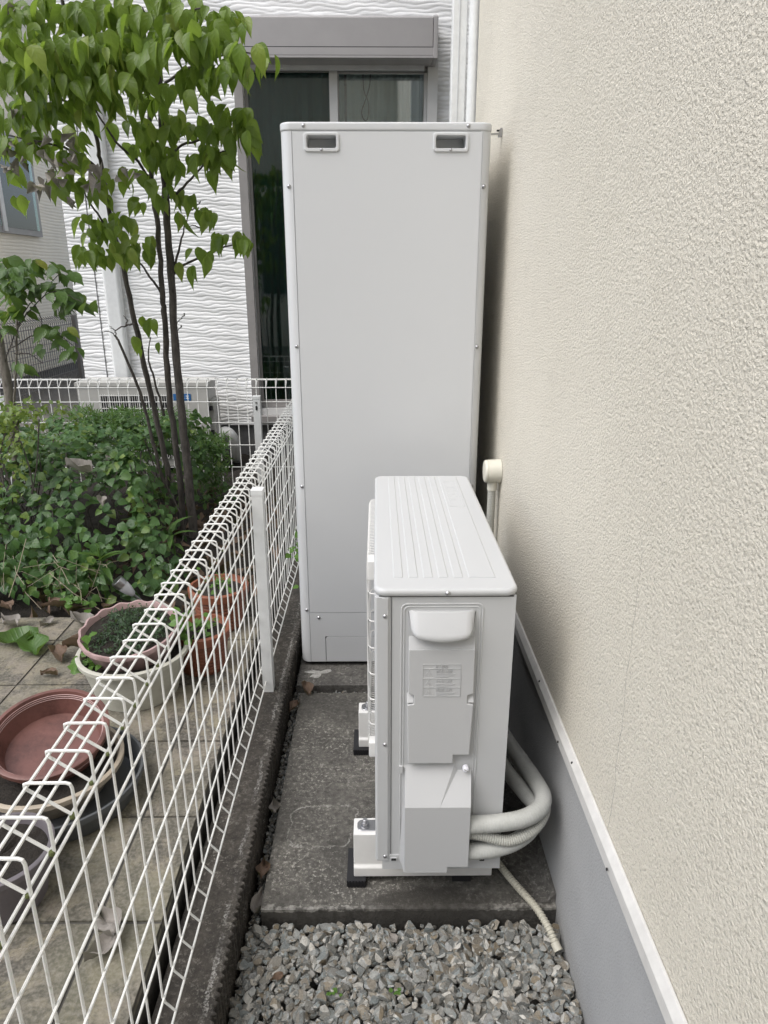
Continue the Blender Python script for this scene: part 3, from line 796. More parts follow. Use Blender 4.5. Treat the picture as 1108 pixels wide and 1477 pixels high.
# hooded hand grip
def grip():
    bm = bmesh.new(); n = 14; rows = []
    for j, (yy, zz, inset, sag) in enumerate(((YF, .7745, 0, 0), (1.2735, .7755, .001, 0), (1.268, .774, .0015, 0), (1.2475, .738, .006, .004), (1.2455, .734, .007, .005), (1.2450, .729, .008, .006), (1.2475, .7255, .009, .006), (YF, .727, .006, .003))):
        row = []
        for i in range(n + 1):
            t = i / n; s = math.sin(math.pi * t)
            xx = .0605 + inset + (.1365 - 2 * inset) * t
            row.append(bm.verts.new((xx, yy + (0 if j in (0, 7) else (1 - s ** .25) * .012), zz - sag * s + (0 if j < 3 else .004 * (1 - s ** .3)))))
        rows.append(row)
    for a, b in zip(rows, rows[1:]):
        for i in range(n): bm.faces.new((a[i], b[i], b[i+1], a[i+1]))
    for side in (0, n): bm.faces.new([r[side] for r in rows])
    bmesh.ops.recalc_face_normals(bm, faces=bm.faces); return bm
obj('hand_grip', grip(), M['unit_cover'], ou, 50)
# service cover
SY = 1.2640
pc = [(.0635, .417), (.160, .417), (.160, .4385), (.1945, .4385), (.1985, .560), (.1985, .5635), (.1855, .5655), (.1855, .586), (.1975, .590), (.1975, .694), (.0625, .694), (.0625, .590), (.0740, .586), (.0740, .5655), (.0605, .5635), (.0605, .560)]
scv = obj('service_cover', prism(pc, SY, YF + .001, 'y', .0022, 3), M['unit_cover'], ou, 20)
obj('cover_lip', prism([(SY + .0015, .6935), (YF + .001, .6935), (YF + .001, .7165), (YF - .001, .7165)], .0628, .1972, 'x', .001, 1), M['unit_cover'], scv)
for xa, xb in ((.0600, .0738), (.1857, .1992)):
    obj('clip_pad', prism([(YF + .0005, .5665), (YF + .0005, .584), (YF - .004, .584), (SY + .001, .568)], xa, xb, 'x', .0008, 1), M['unit_cover'], scv)
# embossed warning notice
bm = bmesh.new(); ey0, ey1 = SY - .0011, SY + .0005
def ebar(xa, xb, za, zb): add_box(bm, xa, xb, ey0, ey1, za, zb)
nx0, nx1 = .092, .169
zr = [.660, .650, .627, .606, .585]
for z in zr: ebar(nx0, nx1, z - .0004, z + .0004)
ebar(nx0 - .0008, nx0, zr[-1], zr[0]); ebar(nx1, nx1 + .0006, zr[-1], zr[0])
for a, b in zip(zr[1:], zr[2:]):
    cxx, h = .1045, (a - b) * .82; z0 = b + .0015
    T = [(cxx - h * .56, z0), (cxx + h * .56, z0), (cxx, z0 + h)]
    for p, q in zip(T, T[1:] + T[:1]): tube([(p[0], SY, p[1]), (q[0], SY, q[1])], .0006, 5, bm)
    ebar(cxx - .0007, cxx + .0007, z0 + h * .3, z0 + h * .65); ebar(cxx - .0007, cxx + .0007, z0 + h * .14, z0 + h * .22)
    for k, wl in enumerate((.040, .036, .026)): ebar(.1185, .1185 + wl, a - .0125 - k * .0032, a - .0119 - k * .0032)
obj('warning_emboss', bm, M['unit_cover'], scv)
def textmesh(s, size):
    cu = bpy.data.curves.new('t', 'FONT'); cu.body = s; cu.size = size; cu.extrude = .0004; cu.resolution_u = 2
    t = bpy.data.objects.new('t', cu); COL.objects.link(t); bpy.context.view_layer.update()
    me = bpy.data.meshes.new_from_object(t.evaluated_get(bpy.context.evaluated_depsgraph_get())); bpy.data.objects.remove(t); return me
for s, x, z, sz in (('\u26a0 警告', .1155, .6518, .0078), ('感電注意', .1185, .6405, .0085), ('けが注意', .1185, .6175, .0085), ('高温注意', .1185, .5965, .0085)):
    me = textmesh(s, sz); me.materials.clear(); me.materials.append(M['unit_cover'])
    o = link('embossed_text', me, scv); o.matrix_basis = Matrix.Translation((x, SY - .0006, z)) @ Matrix.Rotation(R(90), 4, 'X')
# pipe cover with sloping top
def pipe_cover():
    bm = bmesh.new(); v = lambda *p: bm.verts.new(p)
    PY = 1.2340; YB = YF + .001
    zs = .327; zb = .149
    xl, xr, xn, xm = .0565, .1985, .152, .132
    a0 = v(.050, YB, .405); a1 = v(.0585, YB - .004, .397); a2 = v(.163, YB - .004, .397); a3 = v(.170, YB, .412)
    f0 = v(xl, PY, zs); f1 = v(xm, PY, zs); f2 = v(xr, PY, zs)
    g0 = v(.1715, YB - .003, .388); g1 = v(.203, YB - .003, .388)
    b0 = v(xl, PY, zb); b1 = v(xn, PY, zb); b2 = v(xn, PY, zb + .016); b3 = v(xr, PY, zb + .016)
    c0 = v(.046, YB, zb); c1 = v(xn, YB, zb); c2 = v(xn, YB, zb + .016); c3 = v(.205, YB, zb + .016); c4 = v(.205, YB, .405)
    t1 = v(.203, YB, .390); tb0 = v(.1715, YB, .39); s0 = v(.046, YB, .405)
    F = [(a1, f0, f1, a2), (a2, f1, g0), (g0, f1, f2, g1), (f0, b0, b1, b2, f1), (f1, b2, b3, f2), (b0, c0, c1, b1), (b1, c1, c2, b2), (b2, c2, c3, b3),
         (f0, a1, a0, s0, c0, b0), (g1, f2, b3, c3, c4, t1), (a1, a2, a3, a0), (a2, g0, tb0, a3), (g0, g1, t1, tb0)]
    for f in F: bm.faces.new(f)
    bmesh.ops.recalc_face_normals(bm, faces=bm.faces)
    bmesh.ops.triangulate(bm, faces=[f for f in bm.faces if len(f.verts) > 4])
    es = [e for e in bm.edges if len(e.link_faces) == 2 and e.calc_face_angle(0) > R(12)]
    bmesh.ops.bevel(bm, geom=es, offset=.0016, segments=2, profile=.5, affect='EDGES', clamp_overlap=True)
    return bm
pcv = obj('pipe_cover', pipe_cover(), M['unit_cover'], ou, 20)
obj('cover_tab', box(.0445, .0525, 1.2725, YF + .001, .385, .403, .0012, 1), M['unit_cover'], pcv)
kn = lathe([(0, .012), (.0045, .0118), (.0062, .0105), (.0068, .008), (.0068, 0)], 20); kn.transform(Matrix.Rotation(R(90), 4, 'X'))
ko = obj('knob', kn, M['knob'], ou); ko.location = (.1890, 1.2760, .399)
so = obj('knob_slot', box(-.0055, .0055, -.0124, -.0117, -.0008, .0008), M['hose_grey'], ko); so.rotation_euler = (0, R(35), 0)
for x, z in ((.034, .1475), (.236, .145)):
    f = obj('drain_slot', prism(rrect(x - .0075, x + .0075, z - .0048, z + .0048, .0015, 2), 1.2745, 1.2770, 'y', .0006, 1), M['unit'], ou)
    obj('slot_opening', prism(rrect(x - .0055, x + .0055, z - .003, z + .003, .001, 2), 1.2738, 1.2746, 'y'), M['dark'], f)
obj('cable_clamp', box(.2775, .288, 1.335, 1.375, .770, .802, .004), M['rubber'], ou)
obj('rear_coil', box(.2772, .2790, 1.40, 2.09, .19, .77), M['dark'], ou)

# ------------------------------------------------------------------ mounting blocks, pads, bolts
mb = empty('mounting_block', (.11, 1.385, .018), 'white mounting block under the near end of the heat pump unit', 'mounting block', 'white mounting blocks under the heat pump unit')
obj('block', prism([(1.350, .020), (1.430, .020), (1.430, .046), (1.421, .052), (1.417, .1375), (1.361, .1375), (1.357, .052), (1.350, .046)], -.061, .276, 'x', .0025, 2), M['white_plastic'], mb)
for xa in (-.078, .18):
    pd = obj('rubber_pad', box(xa, xa + .046, 1.338 if xa < 0 else 1.352, 1.442, .001, .0195, .001, 1), M['rubber'], mb)
    for k in range(6 if xa < 0 else 0): obj('pad_rib', box(xa + .003 + k * .0075, xa + .0065 + k * .0075, 1.3355, 1.3382, .001, .0185), M['rubber'], pd)
obj('foot_plate', prism(rrect(-.052, .01, 1.372, 1.408, .012, 4), .1378, .1405, 'z', .0008, 1), M['steel'], mb)
bo = obj('bolt', lathe([(.0125, .1406), (.0125, .1425), (.0055, .1426), (.0055, .157), (.0045, .158)], 18, (-.033, 1.39, 0)), M['steel'], mb)
obj('nut', prism([(-.033 + .0098 * math.cos(R(60 * k)), 1.39 + .0098 * math.sin(R(60 * k))) for k in range(6)], .1427, .1505, 'z', .0008, 1), M['steel'], bo)
def copy_tree(o, parent=None):
    c = o.copy(); COL.objects.link(c); inv = o.matrix_parent_inverse.copy(); c.parent = parent; c.matrix_parent_inverse = inv
    for ch in [q for q in list(bpy.data.objects) if q.parent == o]: copy_tree(ch, c)
    return c
m2 = copy_tree(mb); m2.location.y += .50; m2['label'] = 'white mounting block under the far end of the heat pump unit'

# ------------------------------------------------------------------ pipes and hoses
A = smooth_path([(.175, 1.256, .262), (.25, 1.256, .264), (.315, 1.260, .272), (.356, 1.278, .280), (.376, 1.315, .282), (.377, 1.38, .268), (.372, 1.52, .222), (.36, 1.70, .172), (.345, 1.9, .15), (.32, 2.08, .14), (.28, 2.20, .12), (.2, 2.30, .09), (.15, 2.42, .09)], 8)
o = link('insulated_pipe', mesh_of(ribbed(A, .0190, .0060, .0004, 18), 80), None, M['wrap']); tag(o, 'upper thick grey wrapped pipe bending round behind the heat pump unit', 'pipe', 'wrapped pipes at the heat pump unit')
B = smooth_path([(.175, 1.258, .186), (.25, 1.258, .190), (.31, 1.266, .206), (.352, 1.290, .228), (.366, 1.335, .240), (.352, 1.40, .226), (.335, 1.55, .178), (.318, 1.75, .135), (.30, 1.95, .12), (.27, 2.15, .11), (.18, 2.28, .07), (.13, 2.42, .07)], 8)
o = link('insulated_pipe', mesh_of(ribbed(B, .0180, .0060, .0004, 18), 80), None, M['wrap']); tag(o, 'lower thick grey wrapped pipe leaving the bottom of the pipe cover', 'pipe', 'wrapped pipes at the heat pump unit')
o = obj('corrugated_conduit', ribbed([(.18, 1.262, .236), (.23, 1.256, .232), (.29, 1.250, .222), (.345, 1.264, .238), (.378, 1.300, .256), (.384, 1.36, .246), (.38, 1.5, .19), (.37, 1.7, .14)], .0115, .0052, .0012), M['hose_grey']); tag(o, 'thin grey corrugated conduit squeezed between the two wrapped pipes', 'conduit')
dh = empty('drain_hose', (.33, 1.33, 0), 'beige ribbed drain hose running from under the unit to the gravel', 'hose')
obj('tube', ribbed([(.24, 1.56, .030), (.272, 1.47, .016), (.302, 1.395, .0115), (.335, 1.325, .012), (.366, 1.268, .012), (.386, 1.222, .002), (.398, 1.192, -.016)], .0076, .0075, .0018), M['hose'], dh)
obj('end_cuff', tube([(.3965, 1.196, -.0145), (.4025, 1.181, -.0225)], .0102, 16), M['hose'], dh)
cc = empty('wall_conduit', (.40, 2.29, .6), 'ivory round pipe cap with ribbed conduit on the beige wall beside the tank', 'conduit')
bm = lathe([(0, .0), (.032, .0), (.036, .002), (.0385, .006), (.0385, .008), (.037, .009), (.037, .011), (.039, .012), (.0405, .052), (.0405, .055)], 32); bm.transform(Matrix.Translation((.3585, 2.29, .790)) @ Matrix.Rotation(R(90), 4, 'Y'))
obj('cap', bm, M['ivory'], cc)
obj('socket', tube([(.388, 2.29, .76), (.388, 2.29, .725)], .0165, 18), M['ivory'], cc)
obj('conduit_tube', ribbed([(.388, 2.29, .727), (.388, 2.29, .5), (.388, 2.29, .3), (.385, 2.285, .1), (.38, 2.28, .004)], .0128, .006, .0011), M['hose_grey'], cc)

# ================================================================== AC UNIT BEHIND THE BACK FENCE
ac = empty('air_conditioner_unit', (-1.6, 4.95, .1), 'old off white air conditioner outdoor unit behind the back fence', 'outdoor unit')
obj('casing', box(-2.06, -1.17, 4.86, 5.12, .14, .70, .02, 4), M['ac'], ac)
obj('top_panel', box(-2.07, -1.16, 4.85, 5.13, .702, .728, .01, 3), M['ac'], ac)
obj('fan_opening', box(-1.90, -1.45, 4.852, 4.861, .20, .64), M['dark'], ac)
bm = bmesh.new()
for k in range(30): tube([(-1.90 + k * .0155, 4.848, .19), (-1.90 + k * .0155, 4.848, .65)], .002, 4, bm)
for k in range(6): tube([(-1.91, 4.846, .2 + k * .088), (-1.44, 4.846, .2 + k * .088)], .0035, 4, bm)
obj('fan_grille', bm, M['white_plastic'], ac)
stk = obj('brand_sticker', box(-1.405, -1.285, 4.856, 4.8595, .605, .650), M['blue'], ac)
bm = bmesh.new()
for cx0 in (-1.372, -1.340, -1.308):
    add_box(bm, cx0 - .011, cx0 + .011, 4.8548, 4.8562, .633, .638); add_box(bm, cx0 - .011, cx0 + .011, 4.8548, 4.8562, .617, .622); add_box(bm, cx0 - .003, cx0 + .003, 4.8549, 4.8563, .622, .633)
obj('sticker_print', bm, M['white_ink'], stk)
vc = obj('valve_cover', box(-1.172, -1.135, 4.90, 5.05, .18, .60, .012, 3), M['ac'], ac)
for z in (.53, .36): obj('cover_grip', box(-1.168, -1.15, 4.878, 4.90, z, z + .03, .004), M['dark'], vc)
for x in (-1.95, -1.28): obj('foot', box(x - .05, x + .05, 4.85, 5.13, .085, .139, .006), M['house_base'], ac)
o = link('pipe_bundle', mesh_of(tube(smooth_path([(-1.15, 4.97, .34), (-1.08, 4.97, .36), (-1.04, 5.0, .30), (-1.05, 5.1, .15), (-1.08, 5.2, .10)], 6), .038, 12), 60), None, M['white_plastic']); tag(o, 'pale taped pipe bundle beside the old air conditioner unit', 'pipe')

# ================================================================== POTS ON THE TERRACE
def pot_prof(rt, rb, h, t=.005, lip=.008, floor=.35):
    return [(rb * .98, 0), (rb, .003), (rt - .004, h - .018), (rt - .002, h - .016), (rt + lip * .5, h - .015), (rt + lip * .6, h - .002), (rt + lip * .3, h), (rt - t, h), (rt - t - .002, h - .004), (rt - t - (rt - rb) * (1 - floor), h * floor), (0, h * floor)]
def pot(name, label, mat, loc, rt, rb, h, tilt=None, soil_mat=None, floor=.35, lip=.008, wob=None, n=48, group='flower pots on the tiled terrace'):
    e = empty(name, loc, label, 'flower pot', group)
    prof = pot_prof(rt, rb, h, .005, lip, floor)
    bm = lathe(prof, n, (0, 0, 0), wob=wob)
    mt = Matrix.Translation(loc) @ (tilt or Matrix.Identity(4)); bm.transform(mt)
    p = obj('shell', bm, mat, e, 50)
    if soil_mat:
        rr = rt - .005 - (rt - rb) * (1 - .84) - .001; bm = bmesh.new(); c = bm.verts.new((0, 0, h * .845)); rings = []
        for q in (.35, .7, 1): rings.append([bm.verts.new((rr * q * math.cos(k * .1963), rr * q * math.sin(k * .1963), h * .83 + random.uniform(-.006, .008) * (q < 1))) for k in range(32)])
        for k in range(32): bm.faces.new((c, rings[0][k], rings[0][(k+1) % 32]))
        for a, b in zip(rings, rings[1:]):
            for k in range(32): bm.faces.new((a[k], b[k], b[(k+1) % 32], a[(k+1) % 32]))
        bm.transform(mt); obj('potting_soil', bm, M['soil'], e)
    return e, mt
TZ = .1425
BC = (-.815, 1.500, TZ)
pot('round_basin', 'wide dark grey basin on the tiles, holding the cream bowl', M['pot_grey'], BC, .205, .185, .068, floor=.12, lip=.004)
pot('cream_bowl', 'cream plastic bowl of black soil inside the grey basin', M['pot_cream'], (-.835, 1.515, TZ + .009), .168, .12, .085, soil_mat=True, lip=.010)
tl = Matrix.Rotation(R(14), 4, 'X') @ Matrix.Rotation(R(4), 4, 'Y')
bp, mt = pot('brown_bowl', 'empty brown pink plastic bowl pot tilted on the cream bowl', M['pot_brown'], (-.850, 1.563, TZ + .058), .140, .098, .115, tilt=tl, floor=.46, lip=.010)
for k, (rr, zz) in enumerate(((.1300, .106), (.1282, .101), (.1264, .096), (.1350, .091), (.1328, .085), (.1306, .079))):
    bm = lathe([(rr + .0006, zz - .001), (rr - .0006, zz), (rr + .001, zz + .001)], 48); bm.faces.ensure_lookup_table()
    bmesh.ops.delete(bm, geom=[f for f in bm.faces if len(f.verts) > 4], context='FACES'); bm.transform(mt); obj('stripe', bm, M['pot_stripe'], bp, 60)
pot('white_planter', 'big dirty white round planter standing on the tiles', M['pot_white'], (-.775, 1.985, TZ), .163, .125, .155, soil_mat=True, lip=.014)
scal = lambda r, z, a, j: (r * (1 + (.013 * math.sin(16 * a) if j >= 2 and j < 9 else 0)), z + (.0025 * math.sin(16 * a) if 3 <= j < 9 else 0))
tl2 = Matrix.Rotation(R(9), 4, 'X')
pp, mtp = pot('scalloped_pot', 'pink scalloped plastic pot of herbs sitting in the white planter', M['pot_pink'], (-.785, 2.01, TZ + .118), .148, .115, .105, tilt=tl2, soil_mat=True, wob=scal, n=112, lip=.004)
ribf = lambda r, z, a, j: (r + (.0025 if j in (1, 2) else 0), z)
def terra(label, loc, rt, rb, h):
    e = empty('terracotta_pot', loc, label, 'flower pot', 'flower pots on the tiled terrace')
    prof = [(rb * .97, 0)]
    for k in range(9):
        z = .008 + (h - .05) * k / 8; r = rb + (rt - rb) * (z / h); prof += [(r, z), (r + .0028, z + .004), (r + .0028, z + .011), (r, z + .014)]
    prof += [(rt, h - .032), (rt + .009, h - .030), (rt + .010, h - .003), (rt + .006, h), (rt - .004, h), (rt - .006, h - .01), (rt - .012, h * .86), (0, h * .87)]
    obj('shell', lathe(prof, 40, loc), M['pot_terra'], e, 50)
    bm = bmesh.new(); rr = rt - .011; c = bm.verts.new((loc[0], loc[1], loc[2] + h * .885)); ring = [bm.verts.new((loc[0] + rr * math.cos(k * .2618), loc[1] + rr * math.sin(k * .2618), loc[2] + h * .875)) for k in range(24)]
    for k in range(24): bm.faces.new((c, ring[k], ring[(k+1) % 24]))
    obj('potting_soil', bm, M['soil'], e); return e
terra('ribbed terracotta pot with bright leaves beside the white planter', (-.600, 2.135, TZ), .092, .074, .150)
terra('terracotta pot farthest back at the edge of the tiles', (-.603, 2.44, TZ), .103, .08, .165)
pot('plastic_pot', 'purple grey plastic pot at the lower left edge of the terrace', M['pot_purple'], (-.80, 1.185, TZ), .105, .08, .13, soil_mat=True, lip=.008)

# ================================================================== FOLIAGE HELPERS
def leaf_tpl(L=1, W=.55, n=5, fold=.18, droop=.25, prof=None):
    prof = prof or (lambda t: math.sin(math.pi * min(1, t) ** .72) ** .85)
    vs = []; uv = []; fs = []
    for i in range(n + 1):
        t = i / n; wd = W / 2 * max(prof(t), 0.0) if 0 < i < n else (.04 * W if i == 0 else .0)
        y = L * t; z = -droop * L * t * t
        for u in (-1, 0, 1):
            vs.append(Vector((u * wd, y - (0 if u == 0 else 0), z + abs(u) * fold * wd * 2))); uv.append((u, t))
    for i in range(n):
        a = i * 3
        fs += [(a, a+1, a+4, a+3), (a+1, a+2, a+5, a+4)]
    return vs, fs, uv
heart = lambda t: (math.sin(math.pi * min(1, t * .97 + .03) ** .55)) ** .75
dog = lambda t: math.sin(math.pi * t ** .72) ** .85 * (1 if t < .6 else 1 - .62 * ((t - .6) / .4) ** .8)
lance = lambda t: math.sin(math.pi * t ** .8) ** .8
def orient(pos, d, nrm, s):
    d = Vector(d).normalized(); nrm = Vector(nrm); x = d.cross(nrm)
    if x.length < 1e-4: x = d.orthogonal()
    x.normalize(); z = x.cross(d).normalized()
    m = Matrix((x, d, z)).transposed().to_4x4()
    return Matrix.Translation(pos) @ m @ Matrix.Diagonal((s, s, s, 1))
def rv(s=1): return Vector((random.gauss(0, s), random.gauss(0, s), random.gauss(0, s)))
def leafmesh(tpl, mat):
    j = Join(); j.add(tpl[0], tpl[1], Matrix.Identity(4), tpl[2]); return j.mesh(mat)

# ------------------------------------------------------------------ dogwood tree
tr_base = P(262, 765, 3.5); tr_base.z = .1
dt = empty('dogwood_tree', tr_base, 'slender multi-stem tree with large drooping light green leaves', 'tree')
def limb(name, pp, r0, r1, parent, mat=M['bark'], n=8, wob=.006):
    pts = smooth_path([P(*q) for q in pp], 6); m = len(pts)
    pts = [p + rv(wob * .3) for p in pts]
    rs = [.8 * (r0 + (r1 - r0) * i / (m - 1)) * random.uniform(.93, 1.07) for i in range(m)]
    return link(name, mesh_of(tube(pts, rs, n), 70), parent, mat)
tA = limb('trunk', [(280, 775, 3.45), (272, 690, 3.45), (266, 627, 3.45), (254, 516, 3.45), (248, 409, 3.42), (240, 305, 3.38), (236, 230, 3.35), (230, 120, 3.3), (227, 38, 3.3), (226, -40, 3.3)], .030, .012, dt)
tB = limb('trunk', [(264, 770, 3.5), (260, 695, 3.5), (244, 567, 3.5), (238, 468, 3.48), (234, 420, 3.45), (228, 329, 3.42), (219, 270, 3.4), (216, 180, 3.35), (212, 120, 3.3), (190, 20, 3.2)], .022, .009, dt)
tC = limb('trunk', [(252, 745, 3.55), (238, 660, 3.55), (222, 587, 3.55), (202, 500, 3.5), (181, 397, 3.45), (171, 361, 3.43), (159, 309, 3.4), (148, 250, 3.35), (142, 212, 3.3), (131, 163, 3.25), (110, 80, 3.2), (90, 0, 3.1)], .020, .007, dt)
tD = limb('trunk', [(245, 730, 3.5), (222, 640, 3.5), (202, 567, 3.48), (175, 500, 3.45), (167, 486, 3.45)], .013, .006, dt)
BR = [
 [(219, 262, 3.4), (195, 228, 3.3), (174, 212, 3.22), (152, 182, 3.15), (117, 125, 3.05), (70, 70, 2.95)],
 [(234, 424, 3.46), (215, 398, 3.42), (200, 375, 3.4), (185, 355, 3.35)],
 [(250, 392, 3.42), (258, 360, 3.4), (266, 330, 3.4), (274, 305, 3.4)],
 [(250, 395, 3.42), (270, 380, 3.38), (310, 362, 3.35), (352, 348, 3.3)],
 [(170, 360, 3.43), (148, 320, 3.35), (128, 288, 3.3), (118, 270, 3.3)],
 [(216, 165, 3.35), (240, 120, 3.25), (290, 90, 3.15), (345, 75, 3.05), (385, 85, 3.0)],
 [(230, 240, 3.38), (262, 210, 3.3), (310, 195, 3.22), (350, 180, 3.15)],
 [(238, 290, 3.38), (265, 270, 3.3), (300, 230, 3.25), (330, 215, 3.2)],
 [(148, 250, 3.35), (110, 220, 3.25), (60, 205, 3.15), (10, 195, 3.1)],
 [(212, 120, 3.3), (225, 60, 3.2), (205, 10, 3.1)],
 [(131, 163, 3.25), (80, 140, 3.1), (20, 120, 3.0)],
 [(190, 20, 3.2), (240, 20, 3.1), (300, 10, 3.05)],
 [(202, 500, 3.5), (196, 470, 3.45), (182, 470, 3.45), (165, 478, 3.44)],
 [(238, 600, 3.5), (222, 545, 3.45), (214, 515, 3.4), (218, 485, 3.4)],
]
for b in BR: limb('branch', b, .0085, .003, dt, n=6)
# dead twigs
for a, b in (((167, 486), (150, 478)), ((167, 486), (158, 470)), ((182, 470), (178, 455)), ((274, 305), (290, 290)), ((274, 305), (268, 285)), ((290, 330), (268, 325)), ((262, 470), (254, 478)), ((266, 452), (252, 470))):
    limb('twig', [(a[0], a[1], 3.43), ((a[0]+b[0])/2 + 3, (a[1]+b[1])/2 - 2, 3.42), (b[0], b[1], 3.4)], .004, .0018, dt, n=5)
# clusters: px, py, rx, ry, depth, n
CL = [(55, 22, 70, 22, 3.0, 26), (150, 20, 60, 25, 3.0, 22), (215, 15, 40, 25, 3.05, 12), (285, 18, 55, 22, 3.0, 20), (330, 35, 30, 22, 3.0, 10),
 (25, 62, 40, 18, 2.9, 16), (80, 72, 45, 15, 2.85, 22), (135, 62, 45, 16, 2.9, 20), (190, 70, 45, 16, 2.9, 20), (250, 55, 35, 18, 2.95, 15), (300, 62, 40, 18, 2.95, 16), (350, 78, 30, 12, 2.95, 9), (385, 88, 16, 8, 2.95, 4),
 (20, 110, 35, 18, 2.95, 12), (60, 108, 40, 18, 2.95, 14), (110, 112, 40, 16, 2.95, 16), (165, 108, 40, 18, 2.95, 16), (205, 115, 25, 15, 3.0, 9), (275, 112, 25, 14, 3.05, 7), (310, 95, 30, 14, 3.0, 9), (345, 105, 22, 10, 2.98, 5),
 (15, 160, 25, 20, 3.05, 9), (55, 155, 35, 20, 3.05, 12), (105, 160, 30, 18, 3.1, 11), (140, 150, 25, 18, 3.1, 8), (215, 150, 25, 16, 3.2, 7), (250, 140, 18, 12, 3.2, 4), (285, 135, 18, 8, 3.15, 4), (300, 148, 8, 8, 3.15, 2),
 (15, 210, 20, 20, 3.1, 6), (75, 205, 45, 22, 3.15, 16), (110, 235, 30, 15, 3.2, 9), (180, 185, 20, 12, 3.25, 4), (222, 185, 28, 18, 3.25, 8), (262, 178, 25, 16, 3.2, 8), (300, 185, 28, 12, 3.18, 9), (340, 170, 28, 14, 3.15, 11), (362, 195, 14, 14, 3.12, 7), (345, 200, 22, 12, 3.15, 8),
 (200, 212, 25, 12, 3.3, 7), (235, 225, 28, 14, 3.25, 9), (245, 245, 18, 10, 3.25, 5), (290, 225, 22, 9, 3.22, 8), (315, 232, 20, 10, 3.2, 8), (305, 255, 10, 8, 3.2, 2),
 (25, 255, 14, 12, 3.15, 3), (35, 290, 16, 12, 3.15, 4), (80, 262, 20, 14, 3.2, 5), (115, 268, 22, 10, 3.25, 6), (160, 258, 26, 14, 3.25, 8), (150, 285, 16, 8, 3.3, 4), (205, 265, 18, 14, 3.3, 6), (240, 285, 18, 15, 3.3, 7), (270, 285, 10, 8, 3.35, 3),
 (205, 300, 10, 10, 3.35, 3), (262, 318, 9, 8, 3.35, 3), (290, 312, 12, 7, 3.3, 5), (305, 316, 8, 6, 3.3, 3), (118, 322, 9, 6, 3.3, 3), (135, 318, 9, 8, 3.3, 3),
 (170, 322, 22, 10, 3.3, 8), (150, 340, 28, 9, 3.28, 9), (125, 365, 18, 9, 3.25, 8), (150, 372, 25, 9, 3.25, 10), (180, 360, 22, 12, 3.25, 9), (210, 352, 14, 10, 3.28, 6), (216, 372, 10, 8, 3.28, 4),
 (320, 345, 12, 6, 3.25, 6), (345, 350, 14, 8, 3.22, 7), (362, 358, 8, 6, 3.2, 3), (285, 368, 8, 5, 3.3, 3), (305, 374, 9, 5, 3.3, 4), (278, 390, 4, 4, 3.3, 2), (258, 385, 4, 3, 3.35, 1),
 (212, 468, 9, 5, 3.4, 3), (222, 470, 5, 5, 3.4, 1), (230, 503, 6, 4, 3.4, 1), (196, 490, 6, 5, 3.42, 2), (196, 508, 5, 4, 3.42, 1), (203, 462, 4, 3, 3.42, 1)]
DT = [leaf_tpl(1, .50, 8, .30, .30, dog), leaf_tpl(1, .55, 8, .16, .50, dog), leaf_tpl(1, .45, 8, .45, .18, dog)]
leaves = []
for px, py, rx, ry, dep, n in CL:
    n = int(n * (1.9 if py < 130 and px < 230 else 1.5 if py < 230 else 1.4) + .5) if n > 4 else n
    for _ in range(n):
        a = random.uniform(0, 6.28); q = math.sqrt(random.random())
        pos = P(px + rx * q * math.cos(a), py + ry * q * math.sin(a) - 8, dep + random.gauss(0, .07))
        az = random.uniform(0, 6.28); h = random.uniform(.1, .85)
        d = Vector((math.cos(az) * h, math.sin(az) * h - .12, -.85)); nr = Vector((-math.cos(az) * .2, -.75, .55)) + Vector((math.cos(az), math.sin(az), 0)) * .45 + rv(.4)
        leaves.append((pos, d, nr, random.choice((random.uniform(.06, .09), random.uniform(.08, .118))) * (1 if py < 250 else .88)))
leaves.sort(key=lambda t: t[0].y - t[3] * 2)
cj = Join()
for pos, d, nr, s in leaves[300:]:
    t = random.choice(DT); cj.add(t[0], t[1], orient(pos, d, nr, s), t[2])
cr = link('crown', cj.mesh(M['leaf_far']), dt); cr['kind'] = 'stuff'
LM = [leafmesh(t, M['leaf_big']) for t in DT]
for pos, d, nr, s in leaves[:300]:
    o = link('leaf', random.choice(LM), cr); o.matrix_basis = orient(pos, d, nr, s)
# withered grey leaves caught in the branches
DL = [leaf_tpl(1, .75, 6, .9, .8, dog), leaf_tpl(1, .65, 6, -.8, -.6, dog), leaf_tpl(1, .8, 6, 1.2, .3, dog)]
wj = Join()
for px, py, n, sp in ((20, 165, 4, 10), (50, 215, 12, 25), (75, 240, 8, 18), (105, 215, 5, 12), (25, 235, 5, 12), (35, 20, 4, 10), (105, 292, 2, 5), (135, 240, 3, 8), (60, 265, 5, 14), (188, 245, 4, 8), (140, 262, 4, 5)):
    for _ in range(n):
        t = random.choice(DL); wj.add(t[0], t[1], orient(P(px + random.gauss(0, sp), py + random.gauss(0, sp * .6), 3.0 + random.gauss(0, .05)), rv() + Vector((0, 0, -.9)), rv() + Vector((0, -1, 0)), random.uniform(.025, .052)), t[2])
wo = link('withered_leaves', wj.mesh(M['leaf_dead']), dt); wo['kind'] = 'stuff'

